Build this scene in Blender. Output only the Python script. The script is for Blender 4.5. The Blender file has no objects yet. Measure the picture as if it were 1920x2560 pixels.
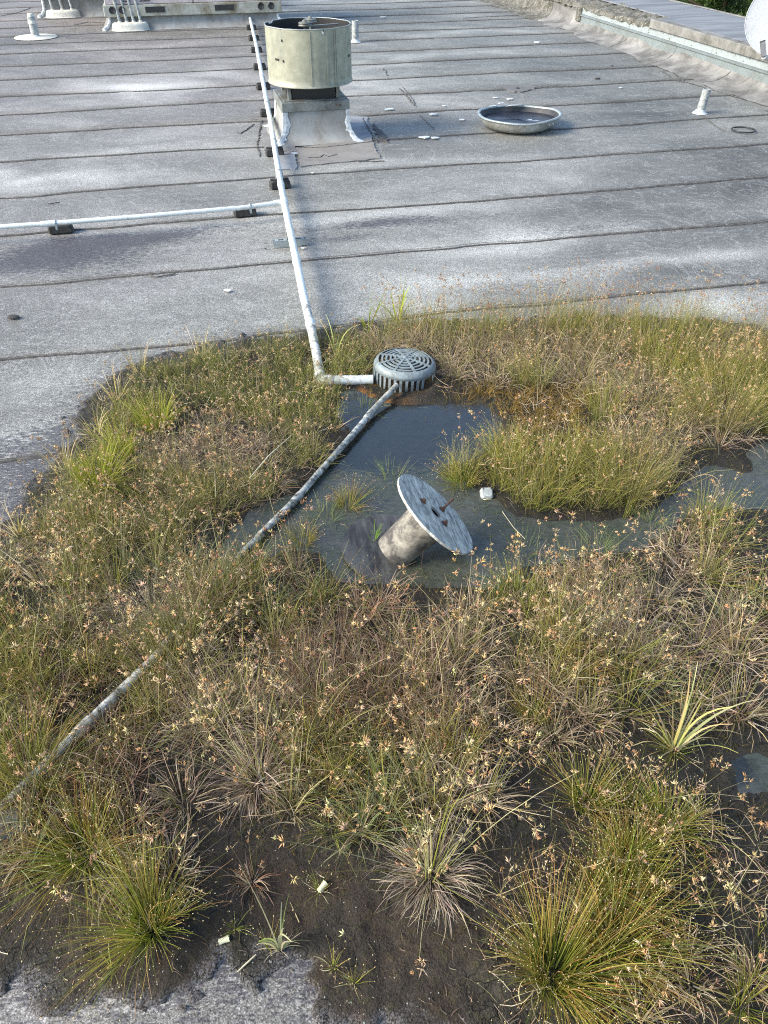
import bpy, math, random
import numpy as np
from mathutils import Vector, Matrix

# ------------------------------------------------------------------ camera, sky, sun, exposure
scene = bpy.context.scene
COL = scene.collection
H = 2.0                      # eye height over the roof, metres
PITCH = math.radians(39.4)   # looking down
FPX = 1923.0                 # focal length in pixels of the 1920 x 2560 photograph
cam_d = bpy.data.cameras.new("camera")
cam = bpy.data.objects.new("camera", cam_d)
COL.objects.link(cam)
cam.location = (0, 0, H)
cam.rotation_euler = (math.pi / 2 - PITCH, 0, 0)
cam_d.sensor_fit = 'VERTICAL'
cam_d.sensor_height = 36.0
cam_d.lens = FPX / 2560 * 36.0
cam_d.clip_start = 0.05
cam_d.clip_end = 800
scene.camera = cam

SUN_EL, SUN_AZ = math.radians(33), math.radians(-108)     # azimuth from +Y towards +X: the sun stands to the left
world = bpy.data.worlds.new("World")
scene.world = world
world.use_nodes = True
wn = world.node_tree
bg = wn.nodes['Background']
sky = wn.nodes.new('ShaderNodeTexSky')
sky.sky_type = 'NISHITA'
sky.sun_disc = False
sky.sun_elevation = SUN_EL
sky.sun_rotation = SUN_AZ
sky.air_density = 1.0
sky.dust_density = 1.2
wn.links.new(sky.outputs[0], bg.inputs[0])
bg.inputs[1].default_value = 0.128
sun_d = bpy.data.lights.new("sun", 'SUN')
sun_d.energy = 2.7
sun_d.angle = math.radians(27)
sun_d.color = (1.0, 0.91, 0.76)
sun = bpy.data.objects.new("sun", sun_d)
COL.objects.link(sun)
sd = Vector((math.sin(SUN_AZ) * math.cos(SUN_EL), math.cos(SUN_AZ) * math.cos(SUN_EL), math.sin(SUN_EL)))
sun.rotation_euler = sd.to_track_quat('Z', 'Y').to_euler()
sun.location = sd * 30
vs = scene.view_settings
vs.view_transform = 'Standard'
vs.look = 'None'
vs.exposure = 1.50
vs.gamma = 1
vs.use_curve_mapping = False
scene.cycles.filter_width = 1.1
scene.cycles.use_denoising = False
scene.cycles.sample_clamp_indirect = 4.0

# ------------------------------------------------------------------ helpers
K = 1920 / 1659.0
cp, sp = math.cos(PITCH), math.sin(PITCH)


def G(x, y, z=0.0):
    """ground point seen at x, y of the photograph (measured on a 1659 px wide view), at height z"""
    u = (x * K - 960) / FPX
    v = (1280 - y * K) / FPX
    d = (u, cp + v * sp, -sp + v * cp)
    t = (z - H) / d[2]
    return Vector((d[0] * t, d[1] * t, z))


def PXY(x, y, z):
    """inverse of G, for arrays"""
    x = np.asarray(x, float); y = np.asarray(y, float)
    dz = z - H
    dep = y * cp - dz * sp
    up = y * sp + dz * cp
    return (x / dep * FPX + 960) / K, (1280 - up / dep * FPX) / K


TH = math.radians(13.3)
SD = Vector((math.cos(TH), math.sin(TH), 0))      # along the seams
TD = Vector((-math.sin(TH), math.cos(TH), 0))     # across the seams, away from the camera


def ST(s, t, z=0.0):
    return Vector((SD.x * s + TD.x * t, SD.y * s + TD.y * t, z))


def toST(p):
    return p.x * SD.x + p.y * SD.y, p.x * TD.x + p.y * TD.y


def _hash(ix, iy, seed):
    h = (ix.astype(np.int64) * 374761393 + iy.astype(np.int64) * 668265263 + seed * 974634777) & 0x7fffffff
    h = ((h ^ (h >> 13)) * 1274126177) & 0x7fffffff
    h = h ^ (h >> 16)
    return (h & 0xffff) / 65535.0


def vnoise(x, y, seed=0):
    x = np.asarray(x, float); y = np.asarray(y, float)
    ix = np.floor(x); iy = np.floor(y)
    fx = x - ix; fy = y - iy
    fx = fx * fx * (3 - 2 * fx); fy = fy * fy * (3 - 2 * fy)
    a = _hash(ix, iy, seed); b = _hash(ix + 1, iy, seed)
    c = _hash(ix, iy + 1, seed); d = _hash(ix + 1, iy + 1, seed)
    return (a * (1 - fx) + b * fx) * (1 - fy) + (c * (1 - fx) + d * fx) * fy


def fbm(x, y, scale, seed=0, octv=4):
    s = 0; a = .5; n = 0
    for i in range(octv):
        s = s + a * vnoise(np.asarray(x) * scale, np.asarray(y) * scale, seed + i * 17)
        n += a; a *= .5; scale *= 2.03
    return s / n


def polydist(px, py, poly):
    """signed distance, positive inside"""
    px = np.asarray(px, float); py = np.asarray(py, float)
    P = np.array(poly, float)
    dmin = np.full(px.shape, 1e9)
    inside = np.zeros(px.shape, bool)
    for i in range(len(P)):
        ax, ay = P[i]; bx, by = P[(i + 1) % len(P)]
        ex, ey = bx - ax, by - ay
        L = ex * ex + ey * ey + 1e-12
        t = np.clip(((px - ax) * ex + (py - ay) * ey) / L, 0, 1)
        d = np.hypot(px - ax - t * ex, py - ay - t * ey)
        dmin = np.minimum(dmin, d)
        c = ((ay > py) != (by > py))
        with np.errstate(divide='ignore', invalid='ignore'):
            xi = (bx - ax) * (py - ay) / ((by - ay) if by != ay else 1e-9) + ax
        inside ^= c & (px < xi)
    return np.where(inside, dmin, -dmin)


def smooth(a, b, x):
    t = np.clip((x - a) / (b - a), 0, 1)
    return t * t * (3 - 2 * t)


# ---- objects
def tag(o, label=None, cat=None, group=None, kind=None):
    if label: o['label'] = label
    if cat: o['category'] = cat
    if group: o['group'] = group
    if kind: o['kind'] = kind
    return o


def empty(name, loc=(0, 0, 0), rz=0.0):
    o = bpy.data.objects.new(name, None)
    o.empty_display_size = 0.05
    o.location = loc
    o.rotation_euler = (0, 0, rz)
    COL.objects.link(o)
    return o


class MB:
    """collects verts and faces in local coordinates"""
    def __init__(self):
        self.v = []; self.f = []; self.sm = []

    def add(self, vs_, fs_, smooth_=False, M=None):
        n = len(self.v)
        for p in vs_:
            p = Vector(p)
            if M is not None: p = M @ p
            self.v.append(tuple(p))
        for f in fs_:
            self.f.append(tuple(i + n for i in f)); self.sm.append(smooth_)
        return self

    def box(self, c, s, M=None, rz=0, taper=1.0, bev=0.0):
        x, y, z = s[0] / 2, s[1] / 2, s[2] / 2
        if bev > 0:
            b = min(bev, x * .9, y * .9, z * .9)
            prof = [(-z, b), (-z + b, 0), (z - b, 0), (z, b)]
            vv = []; ff = []
            for zz, ins in prof:
                X = x - ins; Y = y - ins; q = b
                ring = [(X - q, -Y), (X, -Y + q), (X, Y - q), (X - q, Y), (-X + q, Y), (-X, Y - q), (-X, -Y + q), (-X + q, -Y)]
                for (a, d) in ring:
                    if zz > 0: a *= taper; d *= taper
                    vv.append((a, d, zz))
            for k in range(3):
                for i in range(8):
                    j = (i + 1) % 8
                    ff.append((k * 8 + i, k * 8 + j, k * 8 + 8 + j, k * 8 + 8 + i))
            ff.append(tuple(reversed(range(8)))); ff.append(tuple(range(24, 32)))
        else:
            vv = [(-x, -y, -z), (x, -y, -z), (x, y, -z), (-x, y, -z),
                  (-x * taper, -y * taper, z), (x * taper, -y * taper, z), (x * taper, y * taper, z), (-x * taper, y * taper, z)]
            ff = [(3, 2, 1, 0), (4, 5, 6, 7), (0, 1, 5, 4), (1, 2, 6, 5), (2, 3, 7, 6), (3, 0, 4, 7)]
        R = Matrix.Translation(c) @ Matrix.Rotation(rz, 4, 'Z')
        if M is not None: R = M @ R
        return self.add(vv, ff, False, R)

    def tube(self, pts, r, n=14, caps=True, hollow=0.0, sm=True):
        pts = [Vector(p) for p in pts]
        rs = r if isinstance(r, (list, tuple)) else [r] * len(pts)
        rings = []
        prev = None
        for i, p in enumerate(pts):
            if i == 0: d = pts[1] - pts[0]
            elif i == len(pts) - 1: d = pts[-1] - pts[-2]
            else: d = (pts[i + 1] - p).normalized() + (p - pts[i - 1]).normalized()
            d.normalize()
            if prev is None:
                a = Vector((0, 0, 1)) if abs(d.z) < .9 else Vector((1, 0, 0))
                u = d.cross(a).normalized()
            else:
                u = (prev - d * prev.dot(d)).normalized()
            prev = u
            w = d.cross(u)
            rings.append([p + (u * math.cos(2 * math.pi * k / n) + w * math.sin(2 * math.pi * k / n)) * rs[i] for k in range(n)])
        vv = [q for rg in rings for q in rg]
        ff = []
        for i in range(len(rings) - 1):
            for k in range(n):
                j = (k + 1) % n
                ff.append((i * n + k, i * n + j, (i + 1) * n + j, (i + 1) * n + k))
        self.add(vv, ff, sm)
        if caps:
            self.add(rings[0], [tuple(reversed(range(n)))])
            if hollow > 0:       # open pipe mouth: rim and an inner wall going in
                c = pts[-1]; d = (pts[-1] - pts[-2]).normalized()
                inner = [c + (q - c) * hollow for q in rings[-1]]
                deep = [q - d * min(.06, .5 * (pts[-1] - pts[0]).length) for q in inner]
                m = n
                self.add(rings[-1] + inner + deep,
                         [(k, (k + 1) % m, m + (k + 1) % m, m + k) for k in range(m)] +
                         [(m + k, m + (k + 1) % m, 2 * m + (k + 1) % m, 2 * m + k) for k in range(m)] +
                         [tuple(2 * m + k for k in range(m))])
            else:
                self.add(rings[-1], [tuple(range(n))])
        return self

    def lathe(self, prof, n=48, M=None, sm=True, a0=0.0, a1=2 * math.pi, closed=True):
        vv = []; ff = []
        cols = n if closed else n + 1
        for (r, z) in prof:
            for k in range(cols):
                a = a0 + (a1 - a0) * k / n
                vv.append((r * math.cos(a), r * math.sin(a), z))
        for i in range(len(prof) - 1):
            for k in range(n if not closed else n):
                j = (k + 1) % cols if closed else k + 1
                ff.append((i * cols + k, i * cols + j, (i + 1) * cols + j, (i + 1) * cols + k))
        return self.add(vv, ff, sm, M)

    def build(self, name, mat, parent=None, loc=None):
        me = bpy.data.meshes.new(name)
        me.from_pydata(self.v, [], self.f)
        me.polygons.foreach_set('use_smooth', self.sm)
        me.update()
        if mat: me.materials.append(mat)
        o = bpy.data.objects.new(name, me)
        COL.objects.link(o)
        if parent: o.parent = parent
        if loc: o.location = loc
        return o


def np_mesh(name, verts, faces, mat, attrs=None, smooth_=False, parent=None):
    """verts (n,3), faces (m,4) or (m,3)"""
    verts = np.asarray(verts, np.float32); faces = np.asarray(faces, np.int32)
    me = bpy.data.meshes.new(name)
    k = faces.shape[1]
    me.vertices.add(len(verts)); me.vertices.foreach_set('co', verts.ravel())
    me.loops.add(faces.size); me.loops.foreach_set('vertex_index', faces.ravel())
    me.polygons.add(len(faces))
    me.polygons.foreach_set('loop_start', np.arange(0, faces.size, k, dtype=np.int32))
    if smooth_: me.polygons.foreach_set('use_smooth', np.ones(len(faces), bool))
    me.update(calc_edges=True)
    for an, arr in (attrs or {}).items():
        arr = np.asarray(arr, np.float32)
        if arr.ndim == 2:
            a = me.color_attributes.new(an, 'FLOAT_COLOR', 'POINT')
            a.data.foreach_set('color', arr.ravel())
        else:
            a = me.attributes.new(an, 'FLOAT', 'POINT')
            a.data.foreach_set('value', arr)
    if mat: me.materials.append(mat)
    o = bpy.data.objects.new(name, me)
    COL.objects.link(o)
    if parent: o.parent = parent
    return o


# ------------------------------------------------------------------ materials
def new_mat(name):
    m = bpy.data.materials.new(name); m.use_nodes = True
    nt = m.node_tree
    b = nt.nodes['Principled BSDF']
    return m, nt, b


def N(nt, t, **kw):
    n = nt.nodes.new(t)
    for k, v in kw.items(): setattr(n, k, v)
    return n


def noise(nt, scale, detail=4, rough=.55, vec=None, dist=0.0):
    n = N(nt, 'ShaderNodeTexNoise')
    n.inputs['Scale'].default_value = scale
    n.inputs['Detail'].default_value = detail
    n.inputs['Roughness'].default_value = rough
    n.inputs['Distortion'].default_value = dist
    if vec is not None: nt.links.new(vec, n.inputs['Vector'])
    return n.outputs[0]


def ramp(nt, fac, stops):
    r = N(nt, 'ShaderNodeValToRGB')
    e = r.color_ramp.elements
    while len(e) < len(stops): e.new(.5)
    for i, (p, c) in enumerate(stops):
        e[i].position = p
        e[i].color = (c, c, c, 1) if isinstance(c, (int, float)) else (*c, 1)
    nt.links.new(fac, r.inputs[0])
    return r.outputs[0]


def mix(nt, fac, a, b, blend='MIX'):
    n = N(nt, 'ShaderNodeMix', data_type='RGBA', blend_type=blend)
    for sock, val in ((n.inputs[0], fac), (n.inputs[6], a), (n.inputs[7], b)):
        if isinstance(val, (int, float)): sock.default_value = val
        elif isinstance(val, tuple): sock.default_value = (*val, 1)
        else: nt.links.new(val, sock)
    return n.outputs[2]


def math_(nt, op, a, b=None):
    n = N(nt, 'ShaderNodeMath', operation=op)
    for i, v in enumerate((a, b)):
        if v is None: continue
        if isinstance(v, (int, float)): n.inputs[i].default_value = v
        else: nt.links.new(v, n.inputs[i])
    return n.outputs[0]


def coord(nt, scale=(1, 1, 1), rz=0.0, kind='Object'):
    tc = N(nt, 'ShaderNodeTexCoord')
    mp = N(nt, 'ShaderNodeMapping')
    mp.inputs['Scale'].default_value = scale
    mp.inputs['Rotation'].default_value = (0, 0, rz)
    nt.links.new(tc.outputs[kind], mp.inputs[0])
    return mp.outputs[0]


def attr(nt, name):
    a = N(nt, 'ShaderNodeAttribute'); a.attribute_name = name
    return a


def bump(nt, b, height, strength, dist=0.01):
    n = N(nt, 'ShaderNodeBump')
    n.inputs['Strength'].default_value = strength
    n.inputs['Distance'].default_value = dist
    nt.links.new(height, n.inputs['Height'])
    nt.links.new(n.outputs[0], b.inputs['Normal'])


def worn(name, base, dirt, scale=8, amount=.5, rough=.5, metal=0.0, fine=60, bump_s=.15, streak=(1, 1, 1), spec=.5, dirt2=None):
    """a base colour with irregular dirt and fine grain"""
    m, nt, b = new_mat(name)
    v = coord(nt, streak)
    n1 = noise(nt, scale, 6, .65, v, .4)
    f1 = ramp(nt, n1, [(max(0.0, .62 - amount * .4), 0), (min(1.0, .80 - amount * .25), 1)])
    c = mix(nt, f1, base, dirt)
    n2 = noise(nt, fine, 3, .6, coord(nt))
    if dirt2:
        f2 = ramp(nt, n2, [(.58, 0), (.68, 1)])
        c = mix(nt, math_(nt, 'MULTIPLY', f2, .8), c, dirt2)
    g = ramp(nt, n2, [(.3, .8), (.7, 1.15)])
    c = mix(nt, 1.0, c, g, 'MULTIPLY')
    nt.links.new(c, b.inputs['Base Color'])
    b.inputs['Metallic'].default_value = metal
    b.inputs['Specular IOR Level'].default_value = spec
    r = ramp(nt, n1, [(.3, max(0, rough - .1)), (.75, min(1, rough + .25))])
    nt.links.new(r, b.inputs['Roughness'])
    bump(nt, b, math_(nt, 'ADD', n1, math_(nt, 'MULTIPLY', n2, .4)), bump_s, .004)
    return m


def flat(name, c, rough=.6, metal=0.0):
    m, nt, b = new_mat(name)
    n = noise(nt, 40, 3, .6, coord(nt))
    g = ramp(nt, n, [(.3, .8), (.7, 1.15)])
    nt.links.new(mix(nt, 1.0, c, g, 'MULTIPLY'), b.inputs['Base Color'])
    b.inputs['Roughness'].default_value = rough
    b.inputs['Metallic'].default_value = metal
    return m


def plant_mat(name, transl=.35, rough=.55):
    m, nt, b = new_mat(name)
    a = attr(nt, 'Col')
    nt.links.new(a.outputs['Color'], b.inputs['Base Color'])
    b.inputs['Roughness'].default_value = rough
    b.inputs['Specular IOR Level'].default_value = .35
    tr = N(nt, 'ShaderNodeBsdfTranslucent')
    nt.links.new(a.outputs['Color'], tr.inputs['Color'])
    mx = N(nt, 'ShaderNodeMixShader'); mx.inputs[0].default_value = transl
    out = nt.nodes['Material Output']
    nt.links.new(b.outputs[0], mx.inputs[1]); nt.links.new(tr.outputs[0], mx.inputs[2])
    nt.links.new(mx.outputs[0], out.inputs['Surface'])
    return m


def roof_mat():
    m, nt, b = new_mat('roof_membrane')
    v = coord(nt)
    st = attr(nt, 'stain').outputs['Fac']            # weathering: pale wash marks and dark algae films
    sw = noise(nt, .55, 5, .48, coord(nt, (1, 1.7, 1), TH + .25), 1.3)
    sw2 = noise(nt, 6, 6, .65, coord(nt, (.6, 1.6, 1), .2), .8)
    f = math_(nt, 'ADD', st, math_(nt, 'ADD', math_(nt, 'MULTIPLY', math_(nt, 'SUBTRACT', sw, .5), .85), math_(nt, 'MULTIPLY', math_(nt, 'SUBTRACT', sw2, .5), .22)))
    col = ramp(nt, f, [(0.06, (.066, .068, .061)), (.30, (.119, .122, .111)), (.52, (.178, .181, .165)), (.74, (.300, .308, .284)), (1.0, (.50, .52, .49))])
    fil = noise(nt, 2.3, 7, .62, coord(nt, (1, 1.3, 1), .5), 2.2)
    ff_ = ramp(nt, math_(nt, 'ABSOLUTE', math_(nt, 'SUBTRACT', fil, .5)), [(.0, .30), (.022, .0)])
    col = mix(nt, ff_, col, (.46, .475, .465))
    alg = attr(nt, 'algae').outputs['Fac']
    n3 = noise(nt, 55, 5, .7, coord(nt, (.45, 1.5, 1), TH - .12), .5)
    af = ramp(nt, math_(nt, 'ADD', n3, math_(nt, 'MULTIPLY', alg, .30)), [(.60, 0), (.72, 1)])
    col = mix(nt, math_(nt, 'MULTIPLY', af, .85), col, (.045, .045, .055))
    hue = attr(nt, 'warm').outputs['Fac']
    col = mix(nt, hue, col, mix(nt, 1.0, col, (1.055, .97, 1.01), 'MULTIPLY'))
    # mineral granules: pale and dark grains
    vo = N(nt, 'ShaderNodeTexVoronoi'); vo.inputs['Scale'].default_value = 330
    nt.links.new(v, vo.inputs['Vector'])
    sep = N(nt, 'ShaderNodeSeparateColor'); nt.links.new(vo.outputs['Color'], sep.inputs[0])
    gr = ramp(nt, sep.outputs[0], [(0, .32), (.25, .62), (.6, 1.0), (1, 1.85)])
    n4 = noise(nt, 120, 3, .6, v)
    gr2 = ramp(nt, n4, [(.3, .72), (.7, 1.28)])
    col = mix(nt, 1.0, col, gr, 'MULTIPLY')
    col = mix(nt, 1.0, col, gr2, 'MULTIPLY')
    nt.links.new(col, b.inputs['Base Color'])
    b.inputs['Roughness'].default_value = .62
    b.inputs['Specular IOR Level'].default_value = .45
    h = math_(nt, 'ADD', math_(nt, 'MULTIPLY', sep.outputs[0], .5), math_(nt, 'MULTIPLY', n4, .8))
    bump(nt, b, h, .55, .002)
    return m


def mud_mat():
    m, nt, b = new_mat('wet_mud')
    v = coord(nt)
    n1 = noise(nt, 5, 6, .6, v, .4)
    n2 = noise(nt, 38, 6, .7, v, .3)
    n3 = noise(nt, 190, 4, .65, v)
    brown = attr(nt, 'brown').outputs['Fac']
    c = mix(nt, brown, (.017, .017, .016), (.034, .024, .017))
    c = mix(nt, ramp(nt, n1, [(.40, 0), (.62, 1)]), c, (.030, .028, .023))
    mossf = ramp(nt, n2, [(.52, 0), (.62, 1)])
    c = mix(nt, math_(nt, 'MULTIPLY', mossf, .6), c, (.036, .034, .012))
    rust = attr(nt, 'rust').outputs['Fac']
    c = mix(nt, rust, c, (.30, .12, .02))
    g = ramp(nt, n3, [(.28, .40), (.72, 1.7)])
    c = mix(nt, 1.0, c, g, 'MULTIPLY')
    ck = N(nt, 'ShaderNodeTexVoronoi'); ck.feature = 'DISTANCE_TO_EDGE'; ck.inputs['Scale'].default_value = 17
    wv = N(nt, 'ShaderNodeVectorMath'); wv.operation = 'ADD'
    nn_ = N(nt, 'ShaderNodeTexNoise'); nn_.inputs['Scale'].default_value = 14; nn_.inputs['Detail'].default_value = 4
    nt.links.new(v, nn_.inputs['Vector'])
    sc_n = N(nt, 'ShaderNodeVectorMath'); sc_n.operation = 'SCALE'; sc_n.inputs['Scale'].default_value = .09
    nt.links.new(nn_.outputs['Color'], sc_n.inputs[0])
    nt.links.new(v, wv.inputs[0]); nt.links.new(sc_n.outputs[0], wv.inputs[1]); nt.links.new(wv.outputs[0], ck.inputs['Vector'])
    crk = math_(nt, 'MULTIPLY', ramp(nt, ck.outputs['Distance'], [(.0, .55), (.03, 0)]), ramp(nt, n1, [(.52, 0), (.60, 1)]))
    c = mix(nt, crk, c, (.006, .006, .006))
    dry = ramp(nt, noise(nt, 11, 6, .7, v, .6), [(.56, 0), (.68, .8)])
    c = mix(nt, dry, c, mix(nt, 1.0, c, (2.1, 1.95, 1.75), 'MULTIPLY'))
    vo = N(nt, 'ShaderNodeTexVoronoi'); vo.inputs['Scale'].default_value = 130
    nt.links.new(v, vo.inputs['Vector'])
    sep = N(nt, 'ShaderNodeSeparateColor'); nt.links.new(vo.outputs['Color'], sep.inputs[0])
    spk = ramp(nt, sep.outputs[0], [(.975, 0), (.985, 1)])
    spk2 = ramp(nt, vo.outputs['Distance'], [(.12, 1), (.25, 0)])
    c = mix(nt, math_(nt, 'MULTIPLY', spk, spk2), c, (.34, .33, .31))
    edge = attr(nt, 'edge').outputs['Fac']           # thin silt over granules towards the rim
    c = mix(nt, math_(nt, 'MULTIPLY', edge, ramp(nt, n3, [(.42, 0), (.6, .85)])), c, (.26, .26, .28))
    nt.links.new(c, b.inputs['Base Color'])
    rr = ramp(nt, n1, [(.35, .45), (.65, .85)])
    nt.links.new(rr, b.inputs['Roughness'])
    b.inputs['Specular IOR Level'].default_value = .25
    h = math_(nt, 'SUBTRACT', math_(nt, 'ADD', math_(nt, 'MULTIPLY', n2, 1.0), math_(nt, 'MULTIPLY', n3, .45)), math_(nt, 'MULTIPLY', crk, .8))
    bump(nt, b, h, 1.0, .014)
    return m


def water_mat():
    m, nt, b = new_mat('pond_water')
    v = coord(nt)
    out = nt.nodes['Material Output']
    # film of algae and silt floating on parts of it
    scum = attr(nt, 'scum').outputs['Fac']
    n1 = noise(nt, 9, 7, .68, v, .8)
    n2 = noise(nt, 60, 5, .7, coord(nt, (.6, 1.4, 1)), .6)
    f = ramp(nt, math_(nt, 'ADD', math_(nt, 'ADD', math_(nt, 'MULTIPLY', n1, .55), math_(nt, 'MULTIPLY', n2, .45)), math_(nt, 'MULTIPLY', scum, .42)), [(.62, 0), (.76, 1)])
    c = mix(nt, ramp(nt, n1, [(.35, 0), (.65, 1)]), (.070, .074, .068), (.045, .058, .038))
    c = mix(nt, 1.0, c, ramp(nt, n2, [(.3, .6), (.7, 1.5)]), 'MULTIPLY')
    nt.links.new(c, b.inputs['Base Color'])
    b.inputs['Roughness'].default_value = .42
    gl = N(nt, 'ShaderNodeBsdfGlossy'); gl.inputs['Roughness'].default_value = .03
    tr = N(nt, 'ShaderNodeBsdfTransparent'); tr.inputs['Color'].default_value = (.50, .46, .36, 1)
    fr = N(nt, 'ShaderNodeFresnel'); fr.inputs['IOR'].default_value = 1.34
    fr2 = math_(nt, 'MINIMUM', math_(nt, 'ADD', math_(nt, 'MULTIPLY', fr.outputs[0], 3.0), .04), 1.0)
    nb = N(nt, 'ShaderNodeBump'); nb.inputs['Strength'].default_value = .12; nb.inputs['Distance'].default_value = .01
    nt.links.new(noise(nt, 26, 4, .55, v), nb.inputs['Height'])
    nt.links.new(nb.outputs[0], gl.inputs['Normal'])
    m1 = N(nt, 'ShaderNodeMixShader')
    nt.links.new(fr2, m1.inputs[0]); nt.links.new(tr.outputs[0], m1.inputs[1]); nt.links.new(gl.outputs[0], m1.inputs[2])
    nb2 = N(nt, 'ShaderNodeBump'); nb2.inputs['Strength'].default_value = .5; nb2.inputs['Distance'].default_value = .006
    nt.links.new(n2, nb2.inputs['Height']); nt.links.new(nb2.outputs[0], b.inputs['Normal'])
    m2 = N(nt, 'ShaderNodeMixShader')
    nt.links.new(math_(nt, 'ADD', math_(nt, 'MULTIPLY', f, .55), .20), m2.inputs[0]); nt.links.new(m1.outputs[0], m2.inputs[1]); nt.links.new(b.outputs[0], m2.inputs[2])
    nt.links.new(m2.outputs[0], out.inputs['Surface'])
    return m


M_roof = roof_mat()
M_mud = mud_mat()
M_water = water_mat()
M_bit = worn('bitumen_bead', (.036, .035, .035), (.10, .098, .095), 30, .5, .75, fine=150)
M_pvc = worn('white_pvc', (.58, .63, .63), (.42, .44, .43), 14, .25, .38, bump_s=.05)
M_pvc_d = worn('white_pvc_mossy', (.66, .68, .65), (.05, .055, .05), 26, .55, .5, fine=120, bump_s=.2, dirt2=(.03, .032, .03))
M_pvc_b = worn('blackened_pvc', (.50, .53, .50), (.035, .04, .036), 34, .70, .55, fine=90, bump_s=.3, dirt2=(.03, .032, .028))
M_cut = worn('grey_pipe_mossy', (.42, .43, .40), (.10, .10, .075), 28, .6, .6, fine=90, bump_s=.25, dirt2=(.06, .06, .05))
M_cream = worn('cream_plastic', (.74, .72, .48), (.5, .45, .25), 60, .3, .5)
M_rub = worn('black_rubber_block', (.016, .017, .017), (.05, .05, .05), 18, .4, .7, fine=80)
M_galv = worn('galvanised_steel', (.34, .39, .40), (.25, .28, .28), 9, .5, .42, metal=.35, fine=50, bump_s=.06)
M_galvd = worn('dull_galvanised', (.20, .22, .21), (.10, .10, .09), 7, .5, .5, metal=.3, fine=40, bump_s=.05)
M_galvl = worn('grey_blue_flashing', (.215, .26, .27), (.16, .18, .18), 5, .6, .4, metal=.3, fine=40, bump_s=.03)
M_drum = worn('beige_painted_drum', (.27, .278, .215), (.17, .185, .16), 2.2, .25, .45, metal=0.1, fine=14, bump_s=.02, streak=(2, 2, .4))
M_drumin = worn('dark_hollow_metal', (.007, .008, .009), (.018, .018, .018), 9, .5, .6)  # near-black: shade of hollow insides put into the colour
M_skirt = worn('granular_flashing', (.27, .285, .285), (.19, .185, .17), 5, .6, .8, fine=260, bump_s=.6, streak=(1, 1, .6))
M_seal = worn('white_sealant', (.52, .56, .58), (.26, .28, .29), 30, .4, .6, fine=80, bump_s=.5)
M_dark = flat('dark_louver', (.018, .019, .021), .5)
M_conc = worn('weathered_concrete', (.21, .21, .20), (.09, .09, .082), 5, .6, .9, fine=50, bump_s=.5, dirt2=(.08, .08, .06))
M_mossc = worn('mossy_mortar', (.15, .148, .135), (.05, .05, .035), 7, .7, .9, fine=30, bump_s=.9, dirt2=(.32, .31, .28))
M_cope = worn('coping_membrane', (.23, .24, .25), (.12, .13, .14), 1.6, .8, .65, fine=160, bump_s=.3, streak=(.5, 2.4, 1))
M_cant = worn('pale_cant', (.29, .29, .28), (.10, .10, .097), 2.6, .85, .85, fine=60, bump_s=.5, dirt2=(.16, .155, .14))
M_unit = worn('pinkish_grey_cabinet', (.46, .41, .42), (.36, .31, .31), 3, .5, .5, fine=30, bump_s=.02)
M_rail = worn('unit_base_rail', (.34, .35, .31), (.17, .15, .10), 4, .55, .55, fine=30)
M_padw = worn('cream_pitch_pan', (.56, .56, .50), (.38, .36, .30), 12, .3, .6)
M_white = worn('white_painted_metal', (.38, .42, .42), (.16, .17, .17), 24, .6, .5, fine=60, bump_s=.25)
M_dish = worn('dish_white', (.36, .385, .40), (.30, .32, .33), 6, .2, .4, bump_s=.02)
M_greyst = flat('grey_bracket', (.16, .165, .17), .5, .3)
M_blue = worn('strainer_blue_grey', (.20, .245, .26), (.11, .13, .13), 24, .45, .5, fine=90, bump_s=.12)
M_spoolt = worn('weathered_bluish_ply', (.60, .61, .56), (.20, .21, .20), 26, .80, .65, fine=60, bump_s=.35, streak=(.55, 2.0, 1), dirt2=(.36, .39, .39))
M_spoolc = worn('spool_core_board', (.36, .34, .28), (.07, .065, .06), 13, .85, .65, fine=80, bump_s=.25, dirt2=(.22, .20, .17))
M_spoolb = worn('wet_dark_ply', (.030, .028, .027), (.085, .088, .088), 12, .6, .35, fine=60, bump_s=.2, streak=(.5, 2.5, 1))
M_rust = worn('rusted_bolt', (.085, .04, .026), (.17, .085, .05), 40, .5, .75, fine=160, bump_s=.5)
M_panm = worn('weathered_pan_metal', (.30, .30, .27), (.46, .50, .50), 8, .5, .42, metal=.4, fine=50)
M_panin = worn('dark_pan_inside', (.020, .023, .027), (.05, .055, .06), 10, .5, .55)
M_bits = flat('pale_chips', (.62, .66, .66), .5)
M_stone = flat('dark_stone', (.03, .03, .03), .8)
M_patch = worn('patch_membrane', (.20, .20, .20), (.13, .13, .13), 4, .5, .75, fine=300, bump_s=.5)
M_patchb = worn('patch_membrane_pale_blue', (.24, .26, .285), (.16, .17, .185), 4, .5, .65, fine=300, bump_s=.4)
M_patcht = worn('patch_membrane_tan', (.215, .208, .195), (.15, .145, .14), 5, .5, .75, fine=200, bump_s=.5)
M_plant = plant_mat('plant_stems', .30)
M_seed = plant_mat('seed_heads', .25, .75)
M_leaf = plant_mat('tree_leaves', .35)
M_bark = worn('bark', (.10, .08, .055), (.05, .04, .03), 10, .5, .9)
M_grassf = worn('far_ground', (.06, .075, .03), (.04, .05, .02), .3, .5, .9)
M_hose = flat('black_ring', (.015, .015, .016), .55)

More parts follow.
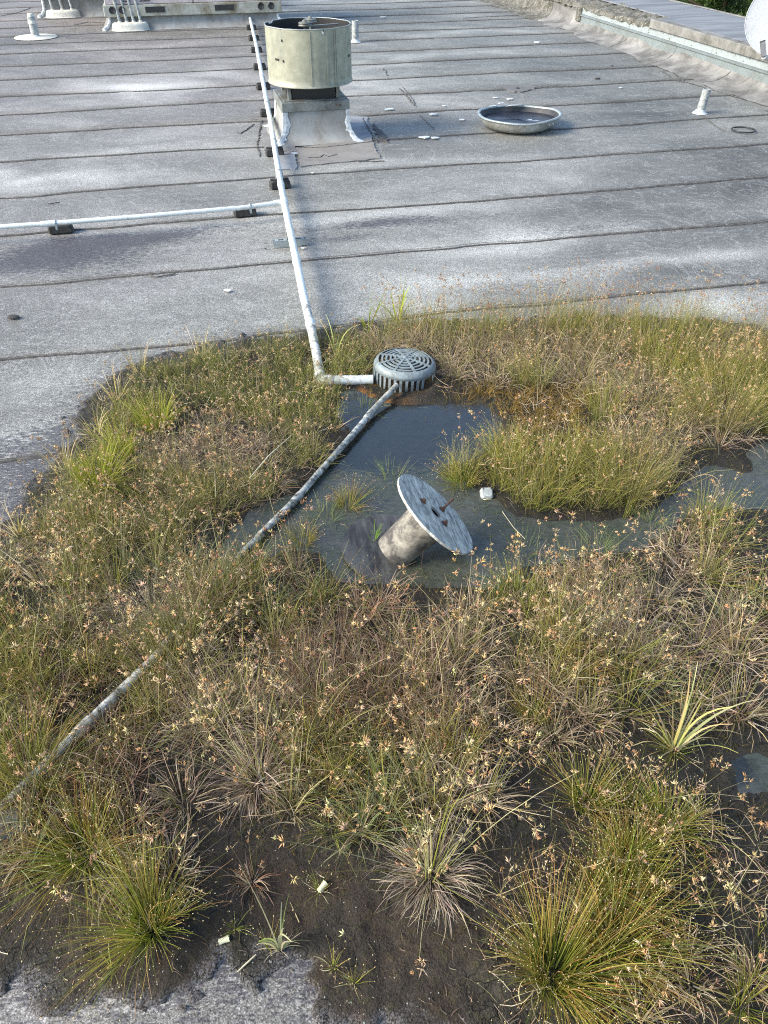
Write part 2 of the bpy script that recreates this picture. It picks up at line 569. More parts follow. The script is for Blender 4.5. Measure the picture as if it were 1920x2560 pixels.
# ------------------------------------------------------------------ roof membrane
rng = np.random.default_rng(7)
seam_ys = [876, 696, 569, 474, 389, 321, 272, 231, 188, 156, 125, 104, 84]
seam_t = []
for y in seam_ys:
    seam_t.append(toST(G(290 / K, y / K))[1])
step = (seam_t[11] - seam_t[0]) / 11
seam_t = [seam_t[0] + step * i * .35 + (seam_t[i] - seam_t[0]) * .65 for i in range(len(seam_t))]
pre = [seam_t[0] - step * (k + 1) for k in range(4)][::-1]
post = [seam_t[-1] + step * (k + 1) for k in range(14)]
seams = pre + seam_t + post
S0, S1 = -19.0, 6.72
WALL_S = 6.88

roof = empty('roof')
tag(roof, 'grey granular rolled roofing with dark lapped seams', None, None, 'structure')

bright = [(90, 385, .9, .25, .30), (350, 185, 1.3, .35, .30), (240, 330, .5, .2, .15), (640, 305, .2, .2, .1), (1150, 520, .8, .25, .30), (1480, 560, .7, .12, .30),
          (1560, 660, .8, .2, .22), (930, 450, .6, .25, .14), (1010, 400, .5, .15, .14), (800, 470, .6, .1, .16), (820, 170, .5, .6, .14), (560, 350, .5, .4, .10), (1000, 120, 1.2, .3, .18),
          (950, 230, .6, .2, .15), (1130, 600, .7, .12, .16), (1340, 700, .9, .15, .15), (60, 950, .5, .5, .16), (620, 2150, 1.5, .12, .12), (1250, 380, .3, .3, .12), (100, 110, 2.5, .3, .15), (1150, 60, 2, .4, .12),
          (760, 350, .5, .3, .1), (1300, 175, .5, .3, .12), (150, 700, 1.2, .2, .06)]
darkb = [(1450, 260, 1.6, 1.6, -.10), (1480, 430, 1.2, .6, -.08), (700, 590, 1.0, .3, .0), (1380, 250, .9, .6, -.16), (1500, 330, 1.0, .5, -.17), (1330, 150, 1.3, .7, -.14), (50, 560, .8, .2, -.14), (330, 530, .8, .15, -.10), (300, 265, .7, .2, -.10), (90, 300, .8, .2, -.10), (1340, 430, .9, .3, -.10), (1500, 480, .9, .2, -.08),
         (1300, 560, .5, .1, -.14), (1500, 590, .5, .08, -.16), (1380, 620, .6, .1, -.10), (900, 540, .6, .15, -.05), (450, 420, .7, .25, -.08), (1150, 230, .4, .5, -.05), (1480, 60, 1, 2, -.08), (1570, 400, .8, .3, -.1)]
algb = [(330, 510, 1.2, .14, .8), (60, 580, .7, .3, .9), (900, 480, .7, .10, .9), (760, 515, .5, .08, .6), (40, 1000, .5, .3, .7), (1250, 500, .6, .1, .5), (200, 540, .8, .2, .5)]


def blobs(x, y, lst):
    s = x * SD.x + y * SD.y; t = x * TD.x + y * TD.y
    r = 0
    for (bx, by, rs, rt, a) in lst:
        c = toST(G(bx, by))
        wx = (fbm(x, y, 1.7, 5) - .5) * rs * 1.6; wy = (fbm(x, y, 1.7, 9) - .5) * rt * 2.4
        r = r + a * np.exp(-(((s - c[0] + wx) / rs) ** 2 + ((t - c[1] + wy) / rt) ** 2))
    return r


def seam_off(i, s):
    s = np.asarray(s, float)
    return (vnoise(s * .7, s * 0 + i * 3.1, 3) - .5) * .10 + (vnoise(s * 3.1, s * 0 + i * 5.7, 4) - .5) * .034 + (vnoise(s * 14, s * 0 + i * 5.7, 8) - .5) * .006


veg_poly_px = [(1990, 730), (1659, 722), (1560, 700), (1400, 695), (1250, 688), (1100, 704), (950, 702), (800, 706), (740, 722), (600, 733), (480, 748), (300, 796), (235, 835), (180, 905), (125, 995), (65, 1085), (0, 1160),
               (-150, 1290), (-330, 1500), (-400, 1900), (-260, 2080), (0, 2062), (60, 2090), (170, 2120), (250, 2118), (330, 2135), (400, 2120), (440, 2090), (462, 2050), (492, 2064), (515, 2098), (550, 2060), (605, 2062), (660, 2078),
               (700, 2120), (760, 2150), (830, 2135), (905, 2160), (960, 2180), (985, 2240), (1010, 2330), (1400, 2420), (1900, 2350), (2200, 1700), (2200, 1000)]
VEGP = [tuple(G(x, y)[:2]) for x, y in veg_poly_px]

wsx = np.concatenate([np.arange(S0, -6, .25), np.arange(-6, S1 - .01, .06), [S1]])
for i in range(len(seams) - 1):
    ta, tb = seams[i], seams[i + 1]
    if ta < 9:
        ss = wsx; nt_ = 16
    else:
        ss = np.arange(S0, S1 + .01, (S1 - S0) / 110); nt_ = 5
    a = ta + seam_off(i, ss); bb = tb + seam_off(i + 1, ss) + .03
    vv = []; 
    rows = [(-1, 0)] + [(k / (nt_ - 1), 1) for k in range(nt_)]
    allp = []
    for (f, top) in rows:
        ff = 0 if f < 0 else f
        t = a * (1 - ff) + bb * ff
        x = SD.x * ss + TD.x * t; y = SD.y * ss + TD.y * t
        und = (fbm(x, y, .8, 21, 3) - .5) * .010
        z = und + (.0055 * (1 - ff) if top else -.003)
        allp.append(np.stack([x, y, z], 1))
    V = np.concatenate(allp)
    n = len(ss)
    q = []
    for r in range(len(rows) - 1):
        k = np.arange(n - 1)
        q.append(np.stack([r * n + k, r * n + k + 1, (r + 1) * n + k + 1, (r + 1) * n + k], 1))
    F = np.concatenate(q)
    x, y = V[:, 0], V[:, 1]
    stain = .47 + 1.15 * blobs(x, y, bright) + 1.1 * blobs(x, y, darkb) + (fbm(x, y, .35, 31, 3) - .5) * .45 + (rng.random() - .5) * .05
    # tone along laps: grime gathers at the near edge
    tt = x * TD.x + y * TD.y
    s_ = x * SD.x + y * SD.y
    stain = stain - .05 * np.exp(-((tt - ta) / .035) ** 2) + .05 * np.exp(-((tt - ta - .16) / .08) ** 2)
    warm = np.clip(.55 - (s_ + 1) * .12 + (fbm(x, y, .3, 77, 2) - .5) * 1.2, 0, 1)
    alg_ = blobs(x, y, algb)
    if ta < 6:
        dvr = polydist(x, y, VEGP)
        alg_ = alg_ + .75 * np.exp(-np.maximum(-dvr, 0) / .11)
    np_mesh('membrane_sheet', V, F, M_roof, {'stain': stain, 'algae': np.clip(alg_, 0, 1), 'warm': warm}, True, roof)
    # seam bead
    if ta < 1.0: continue
    ds = .012 if ta < 6 else (.03 if ta < 11 else .08)
    ss = np.arange(S0 if ta > 6 else -7, S1, ds)
    t = ta + seam_off(i, ss)
    x = SD.x * ss + TD.x * t; y = SD.y * ss + TD.y * t
    und = (fbm(x, y, .8, 21, 3) - .5) * .010
    rr = np.random.default_rng(100 + i)
    w1 = .0008 + .0075 * np.maximum(vnoise(ss * 7, ss * 0 + i, 41) - .15, 0) * (.4 + .6 * rr.random(len(ss))) + .004 * rr.random(len(ss))
    w2 = .0015 + .0045 * vnoise(ss * 6, ss * 0 + i, 43) * rr.random(len(ss))
    if ta > 9: w1 = w1 * 1.1
    P = []
    for off, z in ((-w1 - .001, .001), (-w1 * .4, .005), (0 * w1 + .001, .0082), (w2, .0074), (w2 + .002, .0040)):
        P.append(np.stack([x + TD.x * off, y + TD.y * off, und + z + rr.random(len(ss)) * .001], 1))
    V = np.concatenate(P); n = len(ss)
    F = np.concatenate([np.stack([r * n + np.arange(n - 1), r * n + np.arange(1, n), (r + 1) * n + np.arange(1, n), (r + 1) * n + np.arange(n - 1)], 1) for r in range(4)])
    np_mesh('seam_bead', V, F, M_bit, None, False, roof)
    # second hair-thin tar line behind the lap edge
    w3 = .0006 + .0045 * rr.random(len(ss)) * np.clip(vnoise(ss * 2.5, ss * 0 + i, 57) * 2.5 - .8, 0, 1)
    o3 = .010 + .026 * vnoise(ss * 1.1, ss * 0 + i, 47) ** 1.5
    P = [np.stack([x + TD.x * off, y + TD.y * off, und + z], 1) for off, z in ((o3 - w3, .0052), (o3, .0078), (o3 + w3, .0052))]
    V = np.concatenate(P)
    F = np.concatenate([np.stack([r * n + np.arange(n - 1), r * n + np.arange(1, n), (r + 1) * n + np.arange(1, n), (r + 1) * n + np.arange(n - 1)], 1) for r in range(2)])
    np_mesh('tar_line', V, F, M_bit, None, False, roof)


def roof_z(x, y):
    return float((fbm(np.array([x]), np.array([y]), .8, 21, 3)[0] - .5) * .010)


def crack(pts, w=.006, seed=0, parent=roof, z=.010, mat=M_bit):
    """jagged tar crack along photo points"""
    r = random.Random(seed)
    P = [G(*p) for p in pts]
    out = []
    for a, b in zip(P[:-1], P[1:]):
        n = max(2, int((b - a).length / .03))
        for k in range(n):
            f = k / n
            q = a.lerp(b, f); q += Vector((r.uniform(-1, 1), r.uniform(-1, 1), 0)) * .010
            out.append(q)
    out.append(P[-1])
    vv = []; ff = []
    for i, p in enumerate(out):
        d = (out[min(i + 1, len(out) - 1)] - out[max(i - 1, 0)]); d.z = 0
        d = d.normalized() if d.length > 0 else Vector((1, 0, 0))
        nn = Vector((-d.y, d.x, 0))
        ww = w * r.uniform(.3, 1.3)
        zz = roof_z(p.x, p.y) + z
        vv += [p + nn * ww + Vector((0, 0, zz - .004)), p + Vector((0, 0, zz + .002)), p - nn * ww + Vector((0, 0, zz - .004))]
        if i:
            k = i * 3
            ff += [(k - 3, k, k + 1, k - 2), (k - 2, k + 1, k + 2, k - 1)]
    MB().add(vv, ff).build('crack', mat, parent)


def patch(pts, mat, z=.012, name='membrane_patch', wob=.012, seed=1, th=.006):
    """a separate piece of membrane laid on the roof: outline from ground points, own thickness"""
    r = random.Random(seed)
    P = [G(*p) if not isinstance(p, Vector) else p for p in pts]
    ring = []
    for a, b in zip(P, P[1:] + P[:1]):
        n = max(2, int((b - a).length / .05))
        for k in range(n):
            q = a.lerp(b, k / n); ring.append(Vector((q.x + r.uniform(-wob, wob), q.y + r.uniform(-wob, wob), 0)))
    c = sum(ring, Vector()) / len(ring)
    m = len(ring)
    top = [Vector((p.x, p.y, roof_z(p.x, p.y) + z)) for p in ring]
    bot = [Vector((p.x, p.y, roof_z(p.x, p.y) + z - th - .01)) for p in ring]
    cc = Vector((c.x, c.y, roof_z(c.x, c.y) + z))
    return MB().add(top + bot + [cc], [(m + i, m + (i + 1) % m, (i + 1) % m, i) for i in range(m)] + [(i, (i + 1) % m, 2 * m) for i in range(m)]).build(name, mat, roof)


# membrane sheets and repairs round the fan
patch([(566, 270), (608, 262), (640, 330), (572, 325)], M_patch, .013, seed=3)
patch([(640, 322), (800, 302), (822, 345), (652, 362)], M_patcht, .0145, seed=4)
patch([(748, 252), (792, 255), (806, 308), (742, 315)], M_patchb, .0135, seed=5)  # bluish shade beside the curb put into this sheet's colour
patch([(806, 270), (830, 290), (838, 310), (818, 305)], M_bit, .015, seed=6, wob=.02)
patch([(598, 338), (640, 335), (640, 368), (600, 370)], M_patchb, .016, seed=7)
crack([(566, 262), (560, 290), (556, 315), (562, 340)], .010, 1)
crack([(548, 270), (520, 290), (512, 285)], .006, 2)
crack([(545, 258), (575, 262), (592, 275)], .008, 12)
crack([(640, 330), (650, 350), (664, 358)], .010, 3)
crack([(645, 322), (700, 322), (750, 316), (806, 309)], .010, 4, z=.017)
crack([(750, 317), (762, 335), (776, 352), (830, 350)], .009, 5)
crack([(784, 258), (796, 282), (815, 310)], .012, 6, z=.016)
crack([(796, 310), (806, 330), (815, 344)], .013, 7)
crack([(668, 345), (690, 343), (700, 338), (712, 342), (728, 338)], .013, 8, z=.018)
crack([(864, 192), (880, 210), (895, 230)], .010, 9)
crack([(870, 190), (890, 214), (899, 232)], .006, 10)
crack([(905, 250), (925, 268), (938, 282)], .004, 11)
crack([(1100, 5), (1290, 80), (1430, 140), (1480, 178), (1560, 202), (1640, 226), (1700, 245)], .012, 13)
crack([(1420, 118), (1400, 122), (1380, 130)], .008, 14)
crack([(1430, 155), (1455, 172), (1478, 180)], .008, 15)
crack([(1385, 85), (1440, 80), (1465, 100)], .010, 16)
crack([(1510, 155), (1540, 178)], .007, 17)
crack([(1655, 240), (1690, 262)], .01, 18)
crack([(1565, 285), (1530, 262), (1512, 248)], .006, 19)
crack([(0, 36), (40, 28), (66, 18)], .014, 20)
crack([(160, 55), (190, 48), (236, 50)], .02, 21)
crack([(240, 68), (330, 62), (480, 52), (520, 52)], .018, 22)
crack([(100, 442), (130, 438)], .006, 23)
crack([(320, 597), (345, 602), (380, 594)], .006, 24)
crack([(1000, 40), (1120, 34)], .012, 25)
crack([(828, 152), (830, 150), (838, 165)], .01, 26)
# round tar repair with its hole's dark put on as a near-black disc
ring_ = []
for k in range(26):
    a_ = 2 * math.pi * k / 26
    ring_.append(G(1120, 192) + Vector((math.cos(a_) * .19, math.sin(a_) * .20, 0)) * (1 + .15 * math.sin(3 * a_ + 1)))
patch(ring_, worn('grey_mastic', (.10, .10, .10), (.15, .15, .15), 8, .5, .8), .013, 'mastic_patch', .02, 8)
MB().lathe([(.0, .019), (.02, .02), (.03, .014)], 14, Matrix.Translation(G(1118, 193))).build('dark_hole_disc', M_stone, roof)

# ------------------------------------------------------------------ mud, pond
pond_px = [(760, 838), (800, 868), (862, 872), (960, 878), (1040, 880), (1078, 905), (1075, 960), (1020, 990), (960, 1000), (930, 1030), (1010, 1050), (1060, 1080), (1110, 1120), (1200, 1130), (1330, 1130), (1430, 1100), (1500, 1030), (1560, 990), (1659, 960), (1950, 950), (1950, 1130),
           (1659, 1100), (1560, 1090), (1480, 1110), (1380, 1180), (1200, 1205), (1110, 1225), (1070, 1262), (960, 1260), (830, 1255), (735, 1250), (705, 1190), (640, 1180), (500, 1215), (470, 1200), (540, 1110), (640, 1070), (690, 1030), (750, 985), (770, 930), (730, 895), (745, 850)]
pond2_px = [(1590, 1650), (1640, 1635), (1690, 1650), (1680, 1690), (1605, 1700)]
WZ = .030
tog = lambda pl, z=0.0: [tuple(G(x, y, z)[:2]) for x, y in pl]
VEG = tog(veg_poly_px); POND = tog(pond_px, WZ); POND2 = tog(pond2_px, WZ)


def mudfield(x, y):
    dv = polydist(x, y, VEG)
    n1 = fbm(x, y, 3.0, 1, 4) - .5
    n2 = fbm(x, y, 14.0, 2, 4) - .5
    n3 = fbm(x, y, 60.0, 6, 3) - .5
    n4 = fbm(x, y, 30.0, 16, 3) - .5
    edge = dv + .045 + n1 * .10 + n2 * .13 + n4 * .07
    h = -.014 + .026 * smooth(-.008, .012, edge) + n4 * .012 + .026 * smooth(.03, .30, edge) + n1 * .022 * smooth(0, .3, edge) + n2 * .014 + n3 * .010
    dp = np.maximum(polydist(x, y, POND), polydist(x, y, POND2))
    dpp = dp + n2 * .07 + n1 * .05
    low = .010 + n2 * .018 + n1 * .012
    w = smooth(-.05, .05, dpp)
    h = h * (1 - w) + low * w
    # mound the strainer sits on
    c = G(873, 832, .03)
    r = np.hypot(x - c.x, y - c.y)
    h = h + .030 * np.exp(-((r - .17) / .035) ** 2) * np.clip(.45 + (x - c.x) * 3.0, 0, 1.2)
    c2 = G(1590, 1000, .03)
    h = h + .04 * np.exp(-(np.hypot(x - c2.x, y - c2.y) / .09) ** 2)
    return h, dv, dpp, edge


def mud_z(x, y):
    """height of the mud, read from its grid"""
    fx = np.clip((np.asarray(x, float) - MGX[0]) / .012, 0, len(MGX) - 1.001)
    fy = np.clip((np.asarray(y, float) - MGY[0]) / .012, 0, len(MGY) - 1.001)
    ix = fx.astype(int); iy = fy.astype(int); fx = fx - ix; fy = fy - iy
    return (MH[iy, ix] * (1 - fx) + MH[iy, ix + 1] * fx) * (1 - fy) + (MH[iy + 1, ix] * (1 - fx) + MH[iy + 1, ix + 1] * fx) * fy


gx = np.arange(-3.6, 3.9, .012); gy = np.arange(.28, 5.0, .012)
XX, YY = np.meshgrid(gx, gy)
mh, mdv, mdp, medge = mudfield(XX.ravel(), YY.ravel())
MH = mh.reshape(XX.shape); MGX, MGY = gx, gy
keep = (medge > -.10).reshape(XX.shape)
nx = len(gx)
ii = (np.arange(len(gy) - 1)[:, None] * nx + np.arange(nx - 1)[None, :])
okq = keep[:-1, :-1] | keep[1:, 1:]
ii = ii[okq]
F = np.stack([ii, ii + 1, ii + nx + 1, ii + nx], 1)
used = np.unique(F); remap = np.full(XX.size, -1); remap[used] = np.arange(len(used))
V = np.stack([XX.ravel(), YY.ravel(), mh], 1)[used]
px_, py_ = PXY(V[:, 0], V[:, 1], V[:, 2])
brown = np.clip(smooth(1750, 1950, py_) * smooth(1250, 900, px_) + .35 * fbm(V[:, 0], V[:, 1], 2, 12), 0, 1)
cd = G(860, 850, .03)
rust = np.exp(-(np.hypot(V[:, 0] - cd.x + .10, V[:, 1] - cd.y) / .13) ** 2) * smooth(.40, .62, fbm(V[:, 0], V[:, 1], 14, 15)) * .8
mud = np_mesh('mud', V, remap[F], M_mud, {'brown': brown, 'rust': np.clip(rust, 0, 1), 'edge': smooth(.05, -.01, medge[used])}, True)
tag(mud, 'dark wet mud and silt lying over the roof around the drain', None, None, 'structure')

# water surface
gx = np.arange(-1.5, 3.6, .03); gy = np.arange(1.0, 3.9, .03)
XX, YY = np.meshgrid(gx, gy); nx = len(gx)
dp = np.maximum(polydist(XX.ravel(), YY.ravel(), POND), polydist(XX.ravel(), YY.ravel(), POND2)).reshape(XX.shape)
ii = (np.arange(len(gy) - 1)[:, None] * nx + np.arange(nx - 1)[None, :])[dp[:-1, :-1] > -.12]
F = np.stack([ii, ii + 1, ii + nx + 1, ii + nx], 1)
used = np.unique(F); remap = np.full(XX.size, -1); remap[used] = np.arange(len(used))
V = np.stack([XX.ravel(), YY.ravel(), np.full(XX.size, WZ)], 1)[used]
px_, py_ = PXY(V[:, 0], V[:, 1], WZ)
scum = np.clip(smooth(930, 1120, py_) + .8 * smooth(1090, 1200, px_) + (fbm(V[:, 0], V[:, 1], 5, 207) - .5) * 1.1, 0, 1)
scum = scum * (1 - 1.0 * np.exp(-(((px_ - 1590) / 60) ** 2 + ((py_ - 1660) / 40) ** 2)))
water = np_mesh('water', V, remap[F], M_water, {'scum': scum}, True)
tag(water, 'shallow dark pond water ponding round the roof drain, partly filmed with algae', None, None, 'structure')

# ------------------------------------------------------------------ plants
class Acc:
    def __init__(self): self.V = []; self.C = []; self.F = []; self.n = 0; self.F3 = []; self.S = []; self.SC = []; self.SF = []; self.sn = 0


def blades(acc, base, az, length, th0, curl, width, c0, c1, nseg=4, droop=0.0, wig=.15, rg=None):
    """ribbons; base (n,3), angles from vertical th0, bending by curl along the length"""
    n = len(az)
    rg = rg or np.random.default_rng(0)
    p = base.astype(float).copy()
    th = th0.astype(float).copy()
    a = az.astype(float).copy()
    daz = rg.normal(0, wig, n)
    pts = [p.copy()]; tans = []
    for k in range(nseg):
        st = np.sin(th); d = np.stack([np.cos(a) * st, np.sin(a) * st, np.cos(th)], 1)
        tans.append(d)
        p = p + d * (length / nseg)[:, None]
        pts.append(p.copy())
        th = th + curl / nseg * (0.5 + k * .6)
        a = a + daz / nseg
    tans.append(tans[-1])
    rv = rg.normal(size=(n, 3)); rv[:, 2] *= .5
    floor = mud_z(base[:, 0], base[:, 1]) + .002
    for k in range(nseg + 1):
        f = k / nseg
        side = np.cross(tans[k], rv); side /= (np.linalg.norm(side, axis=1)[:, None] + 1e-9)
        w = width * (1 - .78 * f ** 1.6) * .5
        q = pts[k]
        q[:, 2] = np.maximum(q[:, 2], floor + .004 * f)
        acc.V.append(np.stack([q - side * w[:, None], q + side * w[:, None]], 1).reshape(-1, 3))
        c = c0 * (1 - f) + c1 * f
        acc.C.append(np.repeat(c, 2, axis=0))
    # vertex layout: ring k holds 2n verts
    b = acc.n
    idx = np.arange(n) * 2
    for k in range(nseg):
        o0 = b + k * 2 * n; o1 = o0 + 2 * n
        acc.F.append(np.stack([o0 + idx, o0 + idx + 1, o1 + idx + 1, o1 + idx], 1))
    acc.n += 2 * n * (nseg + 1)
    return pts[-1], tans[-1]


def spikelets(acc, p, d, length, width, col):
    """three-sided spindles at p pointing along d"""
    n = len(p)
    d = d / (np.linalg.norm(d, axis=1)[:, None] + 1e-9)
    u = np.cross(d, np.array([.3, .5, .81])); u /= (np.linalg.norm(u, axis=1)[:, None] + 1e-9)
    w = np.cross(d, u)
    m = p + d * (length * .45)[:, None]
    vs_ = [p]
    for k in range(3):
        a = 2 * math.pi * k / 3
        vs_.append(m + (u * math.cos(a) + w * math.sin(a)) * (width * .5)[:, None])
    vs_.append(p + d * length[:, None])
    V = np.stack(vs_, 1).reshape(-1, 3)
    acc.S.append(V); acc.SC.append(np.repeat(col, 5, axis=0))
    b = acc.sn + np.arange(n) * 5
    for (i, j, k) in ((0, 2, 1), (0, 3, 2), (0, 1, 3), (4, 1, 2), (4, 2, 3), (4, 3, 1)):
        acc.SF.append(np.stack([b + i, b + j, b + k], 1))
    acc.sn += 5 * n


def pal(rg, n, cols, jit=.18):
    c = np.array(cols, float)[rg.integers(0, len(cols), n)]
    c = c * (1 + rg.normal(0, jit, (n, 1))) * (1 + rg.normal(0, .06, (n, 3)))
    return np.concatenate([np.clip(c, .005, .9), np.ones((n, 1))], 1)


GREEN = [(.15, .21, .025), (.19, .24, .03), (.13, .18, .025), (.24, .26, .04)]
YG = [(.27, .27, .055), (.24, .25, .05), (.32, .30, .09), (.20, .21, .05)]
YEL = [(.38, .34, .07), (.42, .33, .09), (.31, .29, .05), (.48, .34, .10)]
OLIVE = [(.17, .175, .055), (.23, .21, .085), (.135, .145, .05), (.27, .24, .11)]
DRY = [(.42, .31, .21), (.33, .23, .155), (.52, .41, .28), (.25, .17, .12), (.48, .39, .28), (.15, .11, .085)]
REDD = [(.36, .20, .12), (.29, .16, .10), (.43, .26, .17)]
GREYD = [(.42, .35, .28), (.33, .27, .21), (.52, .44, .36), (.23, .185, .15)]
STRAW = [(.60, .50, .31), (.52, .41, .23), (.66, .57, .40), (.46, .42, .22)]
REDB = [(.32, .13, .045), (.40, .19, .07), (.46, .26, .09), (.26, .10, .04)]
HEAD = [(.58, .40, .20), (.50, .31, .14), (.66, .49, .28), (.40, .26, .14), (.56, .44, .28)]
HEADY = [(.66, .54, .27), (.60, .46, .21), (.68, .58, .34)]
MOSS = [(.075, .07, .018), (.11, .085, .022), (.055, .06, .016), (.13, .08, .025)]
ORM = [(.28, .17, .035), (.22, .16, .035), (.36, .21, .045), (.18, .15, .03)]


def base_pts(x, y, r, n, rg):
    a = rg.random(n) * 2 * math.pi; q = np.sqrt(rg.random(n)) * r
    bx = x + np.cos(a) * q; by = y + np.sin(a) * q
    return np.stack([bx, by, mud_z(bx, by) - .003], 1), a


def rush(acc, x, y, rg, n=240, L=.17, spread=1.35, red=.35, green=.5, head=.8, r=.03, wid=.0014, cols=None, tips=None):
    """spikerush: a dense fan of thin round stems, each ending in a pale bud"""
    b, a = base_pts(x, y, r, n, rg)
    a = a + rg.normal(0, .25, n)
    th = np.abs(rg.beta(1.5, 1.6, n)) * spread
    a0 = rg.random() * 6.283; lop = np.cos(a - a0)
    ln = L * (.55 + .55 * rg.random(n)) * (1 + .22 * lop)
    th = np.clip(th * (1 + .25 * lop) + .10 * lop, 0, 1.6)
    a = a + .35 * np.sin(a * 3 + a0) * rg.random(n)
    if cols is None:
        c0 = pal(rg, n, GREEN)
        c1 = np.where(rg.random((n, 1)) < red, pal(rg, n, REDB), np.where(rg.random((n, 1)) < green, pal(rg, n, GREEN + YEL[:1]), pal(rg, n, YEL)))
    else:
        c0 = pal(rg, n, cols[0]); c1 = pal(rg, n, cols[1])
    tp, td = blades(acc, b, a, ln, th, np.where(rg.random(n) < .12, rg.uniform(1.0, 2.4, n), rg.uniform(-.25, .75, n)), np.full(n, wid), c0, c1, 4, rg=rg)
    k = rg.random(n) < head
    m = int(k.sum())
    if m: spikelets(acc, tp[k] - td[k] * .001, td[k], rg.uniform(.004, .0075, m), rg.uniform(.0022, .0032, m), pal(rg, m, tips or HEADY + STRAW))


def curled(acc, x, y, rg, n=60, L=.09, cols=DRY, r=.025, wid=.0020, lo=.3, hi=1.5, curl=(.4, 2.2)):
    b, a = base_pts(x, y, r, n, rg)
    th = rg.uniform(lo, hi, n)
    blades(acc, b, a, L * rg.uniform(.5, 1.25, n), th, rg.uniform(*curl, n), rg.uniform(.7, 1.3, n) * wid, pal(rg, n, cols), pal(rg, n, cols), 5, wig=.7, rg=rg)


def culms(acc, x, y, rg, n=9, L=.24, spread=.55, r=.02, cols=None, headc=HEAD, hs=1.0, wid=.0016, lean=None):
    """flowering stalks carrying star shaped seed heads on short rays"""
    b, a = base_pts(x, y, r, n, rg)
    th = np.abs(rg.normal(0, spread * .6, n))
    if lean is not None: a = np.where(rg.random(n) < .6, lean + rg.normal(0, .6, n), a)
    ln = L * rg.uniform(.6, 1.2, n)
    tp, td = blades(acc, b, a, ln, th, rg.uniform(0, .45, n), np.full(n, wid), pal(rg, n, cols or OLIVE), pal(rg, n, (cols or OLIVE) + STRAW[:1]), 5, wig=.25, rg=rg)
    # rays
    nr = rg.integers(1, 5, n)
    rep = np.repeat(np.arange(n), nr); m = len(rep)
    rd = td[rep] + rg.normal(0, .55, (m, 3)); rd /= np.linalg.norm(rd, axis=1)[:, None]
    first = np.concatenate([[True], rep[1:] != rep[:-1]]) if m else np.zeros(0, bool)
    rl = np.where(first, .001, rg.uniform(.006, .022, m)) * hs
    aa = np.arctan2(rd[:, 1], rd[:, 0]); tt = np.arccos(np.clip(rd[:, 2], -1, 1))
    tp2, td2 = blades(acc, tp[rep], aa, rl, tt, np.zeros(m), np.full(m, .0009), pal(rg, m, DRY), pal(rg, m, DRY), 1, rg=rg)
    hcol = pal(rg, m, headc, .16)
    hv = rg.uniform(.55, 1.35, m)
    ns = 11
    rep2 = np.repeat(np.arange(m), ns); q = len(rep2)
    dd = td2[rep2] * 1.0 + rg.normal(0, .55, (q, 3))
    cc = hcol[rep2].copy(); cc[:, :3] *= (1 + rg.normal(0, .14, (q, 1)))
    cc = np.clip(cc, .01, .9)
    kq = rg.random(q) < .82
    spikelets(acc, tp2[rep2][kq], dd[kq], (rg.uniform(.005, .0125, q) * hs * hv[rep2])[kq], (rg.uniform(.0014, .0023, q) * hs)[kq], cc[kq])


def broad(acc, x, y, rg, n=9, L=.25, spread=.5, wid=.007, cols=None, tip=None, r=.008, curl=(0, .5)):
    b, a = base_pts(x, y, r, n, rg)
    th = np.abs(rg.uniform(0.02, spread, n))
    blades(acc, b, a, L * rg.uniform(.5, 1.1, n), th, rg.uniform(*curl, n), rg.uniform(.7, 1.2, n) * wid, pal(rg, n, cols or [(.30, .34, .07), (.24, .34, .05), (.42, .42, .16)]), pal(rg, n, tip or [(.36, .38, .08), (.5, .44, .2), (.46, .3, .14)]), 7, wig=.25, rg=rg)


def finish(acc, name, label=None, cat=None, group=None, kind=None, loc=None):
    """an Empty at the base with the greenery and the seed heads as its parts; or one stuff mesh"""
    V = np.concatenate(acc.V); C = np.concatenate(acc.C); F = np.concatenate(acc.F)
    if kind == 'stuff':
        o = np_mesh(name, V, F, M_plant, {'Col': C})
        tag(o, label, cat, group, 'stuff')
        return o
    root = empty(name, loc)
    tag(root, label, cat, group)
    off = np.array(loc)
    o = np_mesh('foliage', V - off, F, M_plant, {'Col': C}, False, root)
    o['kind'] = 'stuff'
    if acc.S:
        np_mesh('seed_cluster', np.concatenate(acc.S) - off, np.concatenate(acc.SF), M_seed, {'Col': np.concatenate(acc.SC)}, False, root)['kind'] = 'stuff'
    return root


HERO = []      # x, y (metres), radius kept free of background tufts


def hero(px, py, name, label, cat, group, fn, free=.05):
    p = G(px, py, .03)
    z = float(mud_z([p.x], [p.y])[0])
    rg = np.random.default_rng(int(px * 7 + py * 13))
    acc = Acc()
    fn(acc, p.x, p.y, rg)
    HERO.append((p.x, p.y, free))
    return finish(acc, name, label, cat, group, None, (p.x, p.y, z))


GR = 'spikerush tufts standing in the mud'
GS = 'seeding sedge tufts in the overgrown drain area'
GB = 'broad leaved shoots among the sedge'


def two(*fs):
    def f(acc, x, y, rg):
        for g in fs: g(acc, x, y, rg)
    return f


